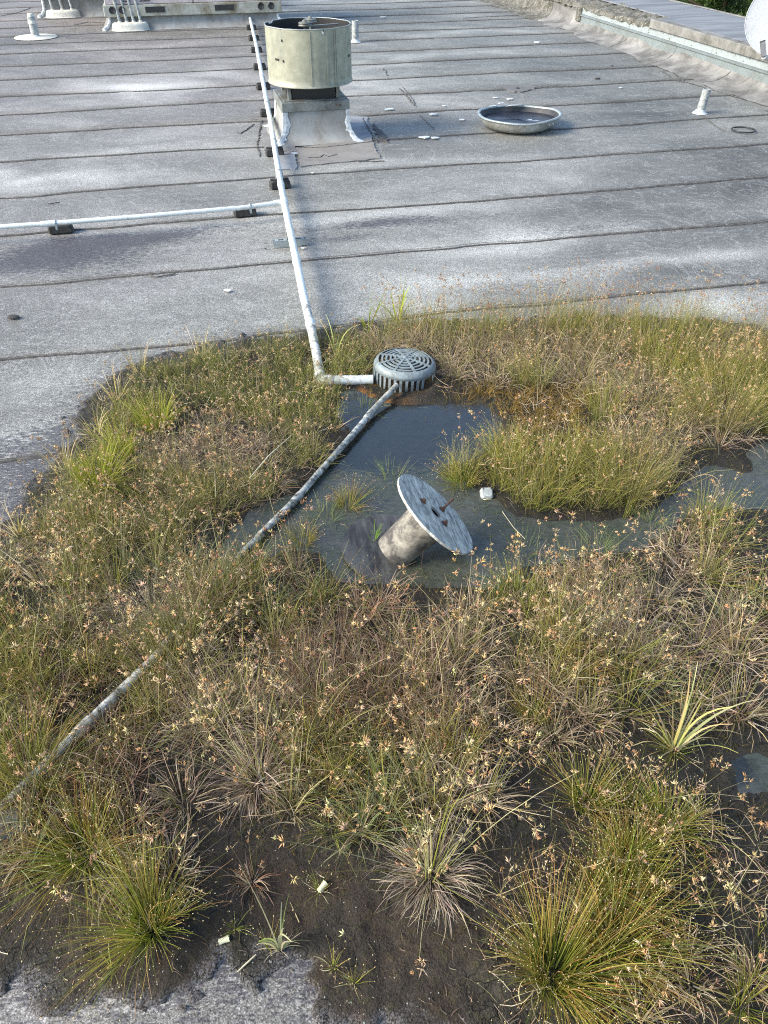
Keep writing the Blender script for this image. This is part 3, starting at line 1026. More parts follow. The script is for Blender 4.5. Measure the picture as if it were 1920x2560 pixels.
hero(325, 2000, 'spikerush_tuft', 'round green spikerush tuft, leftmost of the two big ones at the bottom edge', 'rush', GR,
     lambda a, x, y, r: rush(a, x, y, r, 520, .225, 1.45, .30, .5, .85, .04, .0019), .09)
hero(1195, 2100, 'spikerush_tuft', 'largest spikerush tuft, green with orange stems, at the bottom right', 'rush', GR,
     lambda a, x, y, r: (rush(a, x, y, r, 700, .225, 1.45, .45, .4, .85, .055, .0019), rush(a, x + .14, y + .05, r, 400, .20, 1.4, .45, .4, .85, .04, .0018)), .13)
hero(185, 1840, 'spikerush_tuft', 'spikerush tuft with orange tips just left above the round green one', 'rush', GR,
     lambda a, x, y, r: rush(a, x, y, r, 480, .25, 1.45, .42, .4, .85, .045, .0019), .08)
hero(60, 1700, 'spikerush_tuft', 'tall yellow green spikerush tuft over the pipe end at the left edge', 'rush', GR,
     lambda a, x, y, r: (rush(a, x, y, r, 420, .26, 1.25, .2, .35, .6, .06, .0018), culms(a, x, y, r, 10, .28, .5, hs=1.3)), .06)
hero(1440, 1790, 'spikerush_tuft', 'green spikerush tuft right of the bare mud on the lower right', 'rush', GR,
     lambda a, x, y, r: (rush(a, x, y, r, 300, .18, 1.4, .25, .6, .8, .035, .0018), curled(a, x - .05, y - .02, r, 80, .11, DRY), culms(a, x, y, r, 7, .24, .6, hs=1.3)), .07)
hero(1265, 1740, 'spikerush_tuft', 'low olive spikerush tuft with tan heads left of the green one by the bare mud', 'rush', GR,
     lambda a, x, y, r: (rush(a, x, y, r, 240, .15, 1.4, .35, .5, .8, .035, .0018), culms(a, x, y, r, 8, .22, .6, hs=1.3)), .06)
hero(1150, 1560, 'spikerush_tuft', 'rusty orange spikerush tuft in the middle of the dry grass', 'rush', GR,
     lambda a, x, y, r: rush(a, x, y, r, 200, .14, .9, .75, .3, .6, .03), .04)
hero(995, 1640, 'spikerush_tuft', 'small rusty green spikerush tuft beside the tall tan seed heads', 'rush', GR,
     lambda a, x, y, r: rush(a, x, y, r, 230, .13, .9, .45, .4, .6, .03), .04)
hero(1240, 1460, 'spikerush_tuft', 'upright orange and green spikerush tuft above the bare mud', 'rush', GR,
     lambda a, x, y, r: rush(a, x, y, r, 230, .15, .9, .7, .5, .6, .03), .04)
hero(750, 1090, 'spikerush_tuft', 'small rusty tuft standing in the water left of the spool', 'rush', GR,
     lambda a, x, y, r: rush(a, x, y, r, 260, .12, 1.1, .55, .5, .5, .035), .05)
hero(655, 1170, 'spikerush_tuft', 'brownish tuft growing against the blackened pipe', 'rush', GR,
     lambda a, x, y, r: (rush(a, x, y, r, 200, .12, 1.1, .5, .4, .5, .03), culms(a, x, y, r, 6, .18, .5)), .05)
hero(1000, 1045, 'spikerush_tuft', 'short olive tuft at the water edge above the spool disc', 'rush', GR,
     lambda a, x, y, r: rush(a, x, y, r, 320, .12, 1.35, .2, .4, .6, .04), .06)
hero(1095, 1010, 'spikerush_tuft', 'bright yellow green tuft at the right side of the pond', 'rush', GR,
     lambda a, x, y, r: (rush(a, x, y, r, 420, .19, .9, .05, .25, .4, .045), curled(a, x, y, r, 160, .10, DRY + GREYD, .05)), .07)
hero(1360, 1070, 'spikerush_tuft', 'large golden tuft overhanging the water on the right', 'rush', GR,
     lambda a, x, y, r: (rush(a, x, y, r, 620, .25, 1.15, .15, .2, .6, .08, cols=(OLIVE, YEL + OLIVE)), curled(a, x, y, r, 120, .12, DRY, .06)), .10)
hero(1560, 920, 'spikerush_tuft', 'golden tuft at the right edge behind the muddy patch', 'rush', GR,
     lambda a, x, y, r: (rush(a, x, y, r, 700, .27, 1.05, .12, .15, .6, .11, cols=(OLIVE, YEL + OLIVE)), curled(a, x, y, r, 120, .12, DRY, .08)), .10)
hero(1640, 905, 'spikerush_tuft', 'fresh green tuft cut by the right edge of the picture', 'rush', GR,
     lambda a, x, y, r: rush(a, x, y, r, 460, .22, 1.0, .05, .8, .3, .08), .09)
hero(340, 930, 'spikerush_tuft', 'yellow green tuft near the upper left rim of the growth', 'rush', GR,
     lambda a, x, y, r: rush(a, x, y, r, 300, .17, .9, .0, .2, .1, .05, wid=.0022, cols=([(.24, .26, .03), (.20, .24, .03)], [(.42, .42, .06), (.34, .36, .05)])), .07)
hero(212, 1050, 'spikerush_tuft', 'bright lime green tuft near the left rim of the growth', 'rush', GR,
     lambda a, x, y, r: rush(a, x, y, r, 380, .20, .9, .0, .3, .1, .06, wid=.0022, cols=([(.24, .26, .03), (.20, .24, .03)], [(.42, .42, .06), (.34, .36, .05)])), .07)
hero(265, 985, 'spikerush_tuft', 'pale green tuft just above the lime green one', 'rush', GR,
     lambda a, x, y, r: rush(a, x, y, r, 260, .17, .9, .0, .3, .1, .05, wid=.0022, cols=([(.24, .26, .03), (.20, .24, .03)], [(.42, .42, .06), (.34, .36, .05)])), .05)
hero(545, 1240, 'spikerush_tuft', 'fresh green tuft at the lower end of the blackened pipe', 'rush', GR,
     lambda a, x, y, r: (rush(a, x, y, r, 260, .13, 1.1, .15, .5, .4, .05), culms(a, x, y, r, 10, .2, .5)), .05)
hero(1120, 1290, 'spikerush_tuft', 'green tuft on the near bank right of the spool', 'rush', GR,
     lambda a, x, y, r: (rush(a, x, y, r, 380, .15, 1.2, .1, .5, .5, .07), culms(a, x, y, r, 9, .2, .5)), .07)
hero(330, 1330, 'dry_sedge_tussock', 'grey tangled dead tussock on the left, paler than the growth around it', 'sedge', GS,
     lambda a, x, y, r: (curled(a, x, y, r, 620, .14, GREYD, .10), curled(a, x + .1, y - .05, r, 300, .13, GREYD + DRY, .08)), .12)
hero(930, 1890, 'dry_sedge_tussock', 'pale grey dry tussock sending up tall tan seed heads near the bottom centre', 'sedge', GS,
     lambda a, x, y, r: (curled(a, x, y, r, 420, .13, GREYD + STRAW[:1], .06), culms(a, x, y, r, 44, .42, .62, .03, headc=HEAD + HEADY, hs=1.6, cols=YG + STRAW[3:], wid=.0021), broad(a, x, y, r, 8, .14, .5, .003)), .08)
hero(555, 1690, 'dry_sedge_tussock', 'dry tussock with stalks lying out to the left above the bare mud', 'sedge', GS,
     lambda a, x, y, r: (curled(a, x, y, r, 380, .13, DRY + GREYD, .06), culms(a, x, y, r, 30, .38, 1.2, .03, headc=HEAD + HEADY, hs=1.4, lean=math.pi, cols=STRAW + YG, wid=.0021)), .08)
hero(545, 1905, 'dry_sedge_tussock', 'small spidery dry tuft right of the round green one', 'sedge', GS,
     lambda a, x, y, r: (curled(a, x, y, r, 90, .085, DRY + REDB[:1], .015), culms(a, x, y, r, 5, .13, .7)), .05)
hero(1180, 1555 + 40, 'dry_sedge_tussock', 'straw tuft with drooping dry leaves at the top of the bare mud', 'sedge', GS,
     lambda a, x, y, r: (curled(a, x + .02, y, r, 120, .12, DRY + STRAW, .03, .0026), culms(a, x, y, r, 9, .26, .6, hs=1.1)), .06)
hero(1305, 1640, 'dry_sedge_tussock', 'thin tuft with a few white dry leaves in the bare mud', 'sedge', GS,
     lambda a, x, y, r: (curled(a, x, y, r, 34, .08, DRY + STRAW, .012), culms(a, x, y, r, 4, .15, .6)), .04)
hero(1455, 1620, 'broad_leaved_shoot', 'tall fan of yellow green sword leaves with a straw base at the right', 'plant', GB,
     lambda a, x, y, r: (broad(a, x, y, r, 16, .30, .62, .0085, cols=[(.42, .46, .16), (.5, .46, .26), (.34, .42, .10)], tip=[(.50, .46, .16), (.52, .36, .2), (.55, .5, .3)], r=.012, curl=(.0, .5)), rush(a, x, y, r, 110, .09, 1.4, .1, .8, .5, .03), curled(a, x, y, r, 20, .14, STRAW, .01, .004)), .07)
hero(603, 2045, 'broad_leaved_shoot', 'small pale forked shoot in the bare mud at the bottom', 'plant', GB,
     lambda a, x, y, r: (broad(a, x, y, r, 10, .27, .35, .0070, cols=[(.45, .48, .2), (.5, .5, .3)], tip=[(.3, .4, .1), (.5, .5, .3)], r=.004), curled(a, x, y, r, 12, .06, STRAW, .006, .002), rush(a, x - .03, y + .01, r, 24, .08, .6, .1, .6, .8, .01)), .05)
hero(240, 2090, 'broad_leaved_shoot', 'flattened yellowish sprout on the mud below the round green tuft', 'plant', GB,
     lambda a, x, y, r: broad(a, x, y, r, 9, .065, 1.4, .0035, curl=(.3, 1.2)), .04)
hero(860, 700, 'broad_leaved_shoot', 'upright lime shoot behind the drain strainer', 'plant', GB,
     lambda a, x, y, r: broad(a, x, y, r, 9, .36, .5, .012, cols=[(.2, .3, .03), (.3, .4, .05)], tip=[(.42, .46, .06), (.36, .42, .06)], curl=(0, .4)), .03)
hero(795, 715, 'broad_leaved_shoot', 'short lime shoot between the white pipe and the strainer', 'plant', GB,
     lambda a, x, y, r: broad(a, x, y, r, 6, .28, .5, .011, cols=[(.2, .3, .03)], tip=[(.42, .46, .06)], curl=(0, .4)), .03)
hero(726, 775, 'broad_leaved_shoot', 'arching yellow shoot just right of the white pipe', 'plant', GB,
     lambda a, x, y, r: broad(a, x, y, r, 6, .24, .7, .008, cols=[(.25, .3, .05)], tip=[(.5, .5, .2)], curl=(.2, 1.2)), .03)
hero(806, 1170, 'broad_leaved_shoot', 'bright green sprout growing beside the spool core', 'plant', GB,
     lambda a, x, y, r: broad(a, x, y, r, 16, .10, .35, .0035, cols=[(.10, .22, .03)], tip=[(.22, .36, .05)], r=.012, curl=(0, .3)), .05)
for px, py, lab in ((430, 775, 'thin pale grass shoot on the upper left rim nearest the seam'), (300, 800, 'dry yellow shoot at the upper left corner of the growth'), (250, 860, 'pale green shoot below the dry yellow one on the left rim'),
                    (205, 935, 'leaning pale shoot on the left rim beside the grey roof'), (140, 1010, 'whitish shoot at the left rim above the lime green tuft'), (40, 1150, 'pale shoot at the far left rim'), (85, 1255, 'light green shoot at the left above the grey tussock')):
    hero(px, py, 'grass_shoot', lab, 'grass', 'pale shoots along the left rim',
         lambda a, x, y, r: (broad(a, x, y, r, 16, .19, .6, .0045, cols=STRAW + YEL, tip=STRAW, r=.04), curled(a, x, y, r, 24, .10, STRAW, .04)), .04)
for px, py, lab in ((845, 1035, 'flattened green tuft lying in the water just behind the spool disc'), (700, 1120, 'small drowned tuft between the pipe and the rusty one'), (1130, 1190, 'half drowned green tuft right of the spool'), (1290, 1190, 'green tuft leaning into the channel below the golden tuft'),
                    (1400, 1130, 'thin green tuft in the channel at the right'), (790, 880, 'low olive tuft on the bank beside the outlet pipe')):
    hero(px, py, 'drowned_grass_tuft', lab, 'grass', 'grass tufts standing in the pond',
         lambda a, x, y, r: (rush(a, x, y, r, 90, .12, 1.5, .1, .6, .1, .04, .0015, cols=([(.12, .18, .05)], [(.2, .27, .08), (.27, .28, .1)])), curled(a, x, y, r, 30, .09, OLIVE + DRY, .04)), .03)
for px, py, lab in ((720, 2085, 'wispy grey green seedling at the bottom centre'), (765, 2120, 'tiny wispy seedling right of the grey green one'), (505, 2000, 'small reddish seedling by the cream stub'), (690, 1925, 'thin seedling beside the cream plug')):
    hero(px, py, 'seedling', lab, 'plant', 'seedlings on the bare mud',
         lambda a, x, y, r: (rush(a, x, y, r, 26, .06, .8, .2, .6, .9, .008, .0012), curled(a, x, y, r, 10, .05, STRAW + GREEN, .01, .0014)), .02)

for px, py, lab in ((470, 1275, 'olive tuft covering the pipe just below its blackened stretch'), (420, 1335, 'second olive tuft hiding the pipe between its visible stretches'), (370, 1410, 'third olive tuft where the pipe comes out of the growth again'), (445, 1325, 'leaning tuft below the first hidden stretch of the pipe'), (400, 1385, 'thick tuft just below the second hidden stretch of the pipe'), (345, 1450, 'tuft at the point where the pipe shows again'),
                    (70, 1740, 'yellowish tuft over the pipe close to the left edge')):
    hero(px, py, 'sedge_tuft', lab, 'sedge', GS,
         lambda a, x, y, r: (rush(a, x, y, r, 170, .19, 1.0, .25, .4, .4, .06, .0017, cols=(OLIVE + GREEN, YG + DRY[:2])), curled(a, x, y, r, 190, .15, DRY + GREYD, .07), culms(a, x, y, r, 8, .27, .6, hs=1.35)), .03)

# background growth: too dense to count
bare = [tog(p, .03) for p in (
    [(1085, 1615), (1180, 1590), (1380, 1560), (1420, 1640), (1560, 1600), (1659, 1540), (1900, 1560), (1900, 1800), (1560, 1790), (1500, 1730), (1380, 1745), (1290, 1700), (1190, 1760), (1110, 1800), (1060, 1720)],
    [(360, 1790), (500, 1760), (700, 1850), (850, 1925), (1000, 1960), (1040, 2230), (-200, 2300), (-200, 1960), (0, 1905), (120, 1950), (200, 1960), (350, 2090), (440, 2000), (430, 1880)],
    [(1470, 975), (1660, 950), (1900, 950), (1900, 1190), (1659, 1200), (1560, 1160), (1470, 1080)],
    [(1000, 1860), (1040, 1760), (1100, 1700), (1180, 1700), (1150, 1800), (1080, 1900)])]
pipe_line = [(858, 833), (800, 893), (745, 960), (640, 1080), (490, 1232)]
pl_low = [(305, 1450), (180, 1570), (60, 1690), (-60, 1820)]


def segdist(x, y, pts):
    P = [G(a, b, .05) for a, b in pts]
    d = np.full(len(x), 1e9)
    for p, q in zip(P[:-1], P[1:]):
        e = q - p; L = e.x ** 2 + e.y ** 2
        t = np.clip(((x - p.x) * e.x + (y - p.y) * e.y) / L, 0, 1)
        d = np.minimum(d, np.hypot(x - p.x - t * e.x, y - p.y - t * e.y))
    return d


sp_ = .070
cx = np.arange(-2.9, 3.4, sp_); cy = np.arange(.45, 4.6, sp_)
CX, CY = np.meshgrid(cx, cy)
CX = (CX + rng.uniform(-.5, .5, CX.shape) * sp_).ravel(); CY = (CY + rng.uniform(-.5, .5, CY.shape) * sp_).ravel()
dv = polydist(CX, CY, VEG) + (fbm(CX, CY, 5, 61) - .5) * .20
dw = np.maximum(polydist(CX, CY, POND), polydist(CX, CY, POND2))
db = np.max([polydist(CX, CY, b) for b in bare], axis=0) + (fbm(CX, CY, 6, 62) - .5) * .12
ok = (dv > .05) & (dw < np.where(PXY(CX, CY, .03)[1] > 1120, -.085, -.03)) & (db < 0)
p1 = segdist(CX, CY, pipe_line); p2 = segdist(CX, CY, pl_low)
ok &= (p1 > .055) & ((p2 > .075) | (CY < G(0, 1660).y))
de = G(873, 832, .03); ok &= np.hypot(CX - de.x, CY - de.y) > .21
ok &= ~((np.abs(CX - de.x) < .26) & (CY < de.y) & (CY > de.y - .40))
el = [(655, 640), (692, 830), (805, 822)]
ok &= segdist(CX, CY, el) > .04
for hx, hy, hr in HERO: ok &= np.hypot(CX - hx, CY - hy) > hr * 1.0
CX = CX[ok]; CY = CY[ok]; dv = dv[ok]
PX_, PY_ = PXY(CX, CY, .05)
on = (PX_ > -160) & (PX_ < 1830) & (PY_ < 2420)
CX, CY, dv, PX_, PY_ = CX[on], CY[on], dv[on], PX_[on], PY_[on]
bigacc = {'back': Acc(), 'front': Acc()}
patchn = fbm(CX, CY, 3.2, 71)
patchm = fbm(CX, CY, 2.6, 83)
patchh = fbm(CX, CY, 2.2, 97)
hvar = fbm(CX, CY, 4.5, 131, 2); gapn = fbm(CX, CY, 7.5, 151, 3)
rg = np.random.default_rng(99)
for i in range(len(CX)):
    x, y, px, py, pn, pm, ph = CX[i], CY[i], PX_[i], PY_[i], patchn[i], patchm[i], patchh[i]
    u = rg.random(); k = rg.random()
    edge = dv[i] < (.14 if px > 700 or py > 1250 else .16)
    if edge and u < .25: continue
    sz = rg.uniform(.65, 1.2) * (.55 + .95 * hvar[i])
    if gapn[i] < .37 and u < .8: continue
    if py < 900 and px < 800:                    # upper left: fine olive green growth
        acc = bigacc['back']
        if edge:
            if u < .45: curled(acc, x, y, rg, 14, .08, STRAW + GREYD, .03); culms(acc, x, y, rg, 3, .15, .6, headc=HEAD, hs=.8, cols=STRAW)
            continue
        rush(acc, x, y, rg, 46, .12 * sz, .7, .10, .7, .2, .045, cols=(GREEN + OLIVE, YG if pn > .5 else OLIVE + GREEN), tips=HEAD)
        curled(acc, x, y, rg, 12, .08, DRY + OLIVE, .04)
        culms(acc, x, y, rg, 3, .15, .5, .04, headc=HEAD + HEADY, hs=.8)
    elif py < 1120 and px > 800:                 # right of the drain: taller, golden green
        acc = bigacc['back']
        if py < 960 and 940 < px < 1280 and py > 835:
            rush(acc, x, y, rg, 60, .07, 1.1, .6, .3, .0, .05, cols=(ORM, ORM)); continue
        if edge and px > 1300:
            rush(acc, x, y, rg, 16, .10, .8, .2, .5, .2, .05, cols=(OLIVE, OLIVE + YEL)); continue
        hgt = (.21 if py < 800 else .19) * sz
        if pn > .47:
            rush(acc, x, y, rg, 64, hgt, .75, .10, .4, .15, .05, cols=(OLIVE + GREEN, YG + YEL), tips=STRAW)
        elif u < .8:
            curled(acc, x, y, rg, 44, .15, DRY + STRAW[:2] + GREYD, .045, lo=.1, hi=1.2)
            rush(acc, x, y, rg, 20, hgt, .7, .2, .4, .0, .05, cols=(OLIVE, OLIVE + YEL))
        if k < .6: culms(acc, x, y, rg, 7 if py < 760 else 4, .31 if py < 780 else .21, .35, .04, headc=HEAD + REDD if py < 780 else HEAD, hs=.95 if py < 780 else 1.3, cols=OLIVE + DRY, wid=.0019)
    elif py < 1230:                              # left middle
        acc = bigacc['back']
        if edge:
            if u < .5: curled(acc, x, y, rg, 12, .07, OLIVE + GREYD + STRAW, .03); rush(acc, x, y, rg, 10, .08, .8, .3, .5, .3, .03)
            continue
        if pn > .47:
            rush(acc, x, y, rg, 60, .15 * sz, .9, .15, .4, .3, .05, cols=(OLIVE + GREEN[:2], YG + YEL[:2] + DRY[:1]))
        curled(acc, x, y, rg, 20 if pn > .47 else 50, .11, DRY + GREYD + STRAW[:1], .045)
        if k < .75: culms(acc, x, y, rg, 5, .20, .6, .04, headc=HEAD, hs=1.25, cols=OLIVE + YG)
    else:                                        # front
        acc = bigacc['front']
        near = 1 + .35 * min(1, max(0, (py - 1300) / 500))
        if edge and py > 1900:
            if u < .6: rush(acc, x, y, rg, 20, .06, 1.2, .4, .4, .6, .03)
            continue
        if px > 1020 and py > 1730:              # lower right corner
            if pn > .54:
                rush(acc, x, y, rg, 110, .14 * sz, 1.35, .35, .45, .8, .025, wid=.0017)
            elif pn > .44:
                curled(acc, x, y, rg, 50, .11, DRY + STRAW[:1], .02, .0024); rush(acc, x, y, rg, 12, .12, 1.2, .4, .5, .7, .02)
            elif u < .3:
                rush(acc, x, y, rg, 14, .08, 1.2, .4, .5, .7, .02)
            if k < .36: culms(acc, x, y, rg, 6, .26, .75, .02, headc=HEAD + HEADY[:1], hs=1.5, cols=OLIVE + STRAW[3:])
            continue
        if px > 1050 and py > 1480 and u < .55: continue
        if pn < .39 and u < .75: continue         # dark gaps
        if pm > .58 and u > .5:                  # blue green leafy clumps
            broad(acc, x, y, rg, 40, .15 * sz, 1.1, .0024, cols=[(.16, .21, .09), (.20, .25, .12)], tip=[(.22, .27, .13), (.36, .36, .20)], r=.04)
            curled(acc, x, y, rg, 20, .11, DRY + STRAW[:1], .03)
        elif pm > .53:                           # greener clumps
            rush(acc, x, y, rg, 64, .17 * sz, 1.0, .30, .4, .5, .035, wid=.0017, cols=(OLIVE + GREEN, YG + YEL[:2] + REDB[1:3]))
            curled(acc, x, y, rg, 26, .11, DRY + STRAW[:1], .03)
        else:
            curled(acc, x, y, rg, 100, .13 * sz, DRY + GREYD + STRAW[:2] if ph > .48 else DRY + GREYD[:2] + REDD, .045, .0020 * near, .10, 1.45, (-.6, 2.6))
            rush(acc, x, y, rg, 16, .17, .9, .3, .4, .3, .04, cols=(OLIVE + GREEN, YG + REDB[2:3]))
        if u < .12: broad(acc, x, y, rg, 7, .17, .6, .0035, cols=YG, tip=YG + YEL)
        if k < .44 + (ph - .5) * 1.8: culms(acc, x, y, rg, int(rg.integers(4, 11)), .31, .72, .02, headc=HEAD + HEADY[:1] if ph > .46 else HEAD + REDD, hs=1.5 * rg.uniform(.75, 1.2), cols=YG[:2] + OLIVE[1:2] + STRAW[3:], wid=.0019)
for nm, lab in (('back', 'dense olive and golden sedge grass around the drain and pond'), ('front', 'dense dry sedge grass filling the near part of the growth')):
    a = bigacc[nm]
    V = np.concatenate(a.V + a.S); nV = sum(len(q) for q in a.V)
    C = np.concatenate(a.C + a.SC)
    F4 = np.concatenate(a.F); F3 = np.concatenate(a.SF) + nV
    F3 = np.concatenate([F3, F3[:, 2:3]], 1)
    o = np_mesh('sedge_grass', np.concatenate(a.V), F4, M_plant, {'Col': np.concatenate(a.C)})
    tag(o, lab, 'grass', None, 'stuff')
    o = np_mesh('grass_seed_heads', np.concatenate(a.S), np.concatenate(a.SF), M_seed, {'Col': np.concatenate(a.SC)})
    tag(o, 'star shaped tan seed heads standing over ' + ('the growth behind the pond' if nm == 'back' else 'the near dry sedge'), 'seed heads', None, 'stuff')

# loose dead leaves tangled through the growth, lying every way
nd = 42000
tx = rng.uniform(-2.4, 3.0, nd); ty = rng.uniform(.5, 4.5, nd)
qx, qy = PXY(tx, ty, .05)
okd = (polydist(tx, ty, VEG) > .10) & (np.maximum(polydist(tx, ty, POND), polydist(tx, ty, POND2)) < -.04) & (np.max([polydist(tx, ty, b) for b in bare], axis=0) < -.02)
okd &= (qx > -60) & (qx < 1730) & (qy < 2350) & (segdist(tx, ty, pl_low) > .05) & (segdist(tx, ty, pipe_line) > .06) & (np.hypot(tx - de.x, ty - de.y) > .2)
okd &= (fbm(tx, ty, 4, 101) > .40) & ((qy > 1150) | (rng.random(nd) < .55))
tx, ty = tx[okd], ty[okd]; n = len(tx)
acc = Acc()
lowz = rng.random(n) ** 1.6 * np.where(polydist(tx, ty, VEG) > .25, .075, .03)
b0_ = np.stack([tx, ty, mud_z(tx, ty) + lowz], 1)
cl_ = np.where((fbm(tx, ty, 2.2, 97) > .5)[:, None], pal(rng, n, DRY + GREYD + STRAW), pal(rng, n, DRY + REDD + OLIVE))
blades(acc, b0_, rng.random(n) * 6.28, rng.uniform(.05, .13, n), rng.uniform(.7, 1.9, n), rng.uniform(-1.2, 1.2, n), rng.uniform(.0012, .0026, n), cl_, cl_ * np.array([1.1, 1.08, 1.05, 1]), 4, wig=1.4, rg=rng)
o = np_mesh('dead_leaves', np.concatenate(acc.V), np.concatenate(acc.F), M_plant, {'Col': np.concatenate(acc.C)})
tag(o, 'tangle of thin dead sedge leaves lying through the growth', 'dead leaves', None, 'stuff')

# litter on the bare mud: dead leaf scraps lying flat, and grit washed to its rim
nl = 5200
lx = rng.uniform(-1.6, 2.2, nl); ly = rng.uniform(.5, 2.6, nl)
okl = (polydist(lx, ly, VEG) > -.02) & (mud_z(lx, ly) > .004) & (np.maximum(polydist(lx, ly, POND), polydist(lx, ly, POND2)) < -.05) & (fbm(lx, ly, 6, 171) > .46)
lx, ly = lx[okl], ly[okl]; n = len(lx)
acc = Acc()
cl_ = pal(rng, n, DRY + STRAW + [(.10, .08, .05)] * 4)
blades(acc, np.stack([lx, ly, mud_z(lx, ly) + .001], 1), rng.random(n) * 6.28, rng.uniform(.012, .055, n), rng.uniform(1.35, 1.57, n), rng.uniform(0, .4, n), rng.uniform(.001, .0026, n), cl_, cl_, 3, wig=1.0, rg=rng)
o = np_mesh('leaf_litter', np.concatenate(acc.V), np.concatenate(acc.F), M_plant, {'Col': np.concatenate(acc.C)})
tag(o, 'scraps of dead leaf lying flat on the bare mud', 'leaf litter', None, 'stuff')
ng = 30000
gx_ = rng.uniform(-2.6, 2.6, ng); gy_ = rng.uniform(.4, 4.6, ng)
dg = polydist(gx_, gy_, VEG); zg = mud_z(gx_, gy_)
okg = (np.abs(dg + .02) < .13 * rng.random(ng) ** 1.3 + .01) | ((dg > 0) & (zg > .01) & (rng.random(ng) < .05))
gx_, gy_, zg = gx_[okg], gy_[okg], np.maximum(zg[okg], .006); n = len(gx_)
r0 = rng.uniform(.0010, .0034, n)
dirs = np.array([(1, 0, .1), (0, 1, .2), (-1, .1, 0), (.1, -1, .1), (0, 0, .8)])
Vg = np.stack([np.stack([gx_, gy_, zg], 1) + d * r0[:, None] * rng.uniform(.6, 1.3, (n, 1)) for d in dirs], 1).reshape(-1, 3)
bb = np.arange(n) * 5
Fg = np.concatenate([np.stack([bb + i, bb + (i + 1) % 4, bb + 4], 1) for i in range(4)])
o = np_mesh('grit', Vg, Fg, M_seed, {'Col': np.repeat(pal(rng, n, [(.05, .045, .04), (.10, .095, .085), (.30, .30, .29), (.03, .03, .028), (.16, .14, .11)]), 5, axis=0)})
tag(o, 'grit and crumbs of soil washed to the rim of the mud', 'grit', None, 'stuff')

# low moss and tiny sprouts on the mud
nm_ = 90000
mx = rng.uniform(-2.6, 3.2, nm_); my = rng.uniform(.4, 4.6, nm_)
dvm = polydist(mx, my, VEG); hz = mud_z(mx, my)
dn = fbm(mx, my, 9, 91)
dbm = np.max([polydist(mx, my, b) for b in bare[:2]], axis=0)
okm = (dvm > .0) & (hz > WZ + .001) & (dn > np.where(dbm > .03, .53, .40)) | ((dvm > 0) & (hz > WZ) & (rng.random(nm_) < .10))
qx, qy = PXY(mx, my, .03)
okm &= (qx > -60) & (qx < 1730) & (qy < 2350)
mx, my, hz = mx[okm], my[okm], hz[okm]
qx, qy = PXY(mx, my, .03)
n = len(mx)
acc = Acc()
orange = (qx > 900) & (qx < 1260) & (qy > 820) & (qy < 1100)
c0 = pal(rng, n, MOSS); c1 = np.where(orange[:, None], pal(rng, n, ORM), pal(rng, n, MOSS + OLIVE[:1] + ORM[:1]))
blades(acc, np.stack([mx, my, hz - .002], 1), rng.random(n) * 6.28, rng.uniform(.008, .028, n) * np.where(orange, 1.5, 1), rng.uniform(.1, 1.3, n), rng.uniform(0, .8, n), rng.uniform(.0014, .0028, n), c0, c1, 2, rg=rng)
moss = np_mesh('moss', np.concatenate(acc.V), np.concatenate(acc.F), M_plant, {'Col': np.concatenate(acc.C)})
tag(moss, 'low olive brown moss and sprouts covering the mud', 'moss', None, 'stuff')

# small floating wisps in the pond
nf = 3200
fx = rng.uniform(-.8, 2.6, nf); fy = rng.uniform(1.5, 3.4, nf)
dpf = polydist(fx, fy, POND); qx, qy = PXY(fx, fy, WZ)
okf = (dpf > .02) & ((qy > 1000) | (rng.random(nf) < .12)) & (fbm(fx, fy, 5, 95) > .44)
fx, fy = fx[okf], fy[okf]; n = len(fx)
acc = Acc()
ang = rng.random(n) * 6.28
# lying blades: built directly as short bent strips on the water
L = rng.uniform(.02, .07, n)
P0 = np.stack([fx, fy, np.full(n, WZ + .002)], 1)
for k in range(4):
    f = k / 3
    a2 = ang + (f - .5) * rng.uniform(-.6, .6, n)
    c = P0 + np.stack([np.cos(a2) * L * f, np.sin(a2) * L * f, np.full(n, .002 * math.sin(f * 3.1))], 1)
    s = np.stack([-np.sin(a2), np.cos(a2), np.zeros(n)], 1) * .0008
    acc.V.append(np.stack([c - s, c + s], 1).reshape(-1, 3)); acc.C.append(np.repeat(pal(rng, n, [(.10, .15, .06), (.2, .2, .1), (.13, .13, .09)]), 2, axis=0))
idx = np.arange(n) * 2
for k in range(3):
    acc.F.append(np.stack([k * 2 * n + idx, k * 2 * n + idx + 1, (k + 1) * 2 * n + idx + 1, (k + 1) * 2 * n + idx], 1))
o = np_mesh('floating_wisps', np.concatenate(acc.V), np.concatenate(acc.F), M_plant, {'Col': np.concatenate(acc.C)})
tag(o, 'thin grass wisps floating on the dark pond water', 'grass', None, 'stuff')

# ------------------------------------------------------------------ pipes
PR = .0245
main_px = [(536, 22, .12), (553, 95, .12), (566, 165, .12), (575, 215, .12), (585, 265, .12), (596, 335, .12), (607, 400, .12), (614, 437, .12), (626, 496, .12), (641, 565, .12), (656, 640, .11), (671, 702, .095), (683, 762, .075), (693, 822, .055)]
dp_ = empty('drain_pipe', G(614, 437, 0))
tag(dp_, 'long white plastic drain pipe with a side branch, ending by the strainer', 'pipe')
O = dp_.location.copy()
MP = [G(*p) - O for p in main_px]
far = MP[0] + (MP[0] - MP[1]).normalized() * 2.2


def pipe_piece(pts, name, mat, r, parent, n=18, **kw):
    return MB().tube(pts, r, n, **kw).build(name, mat, parent)


def lerp_pts(a, b, k): return [a.lerp(b, i / k) for i in range(k + 1)]


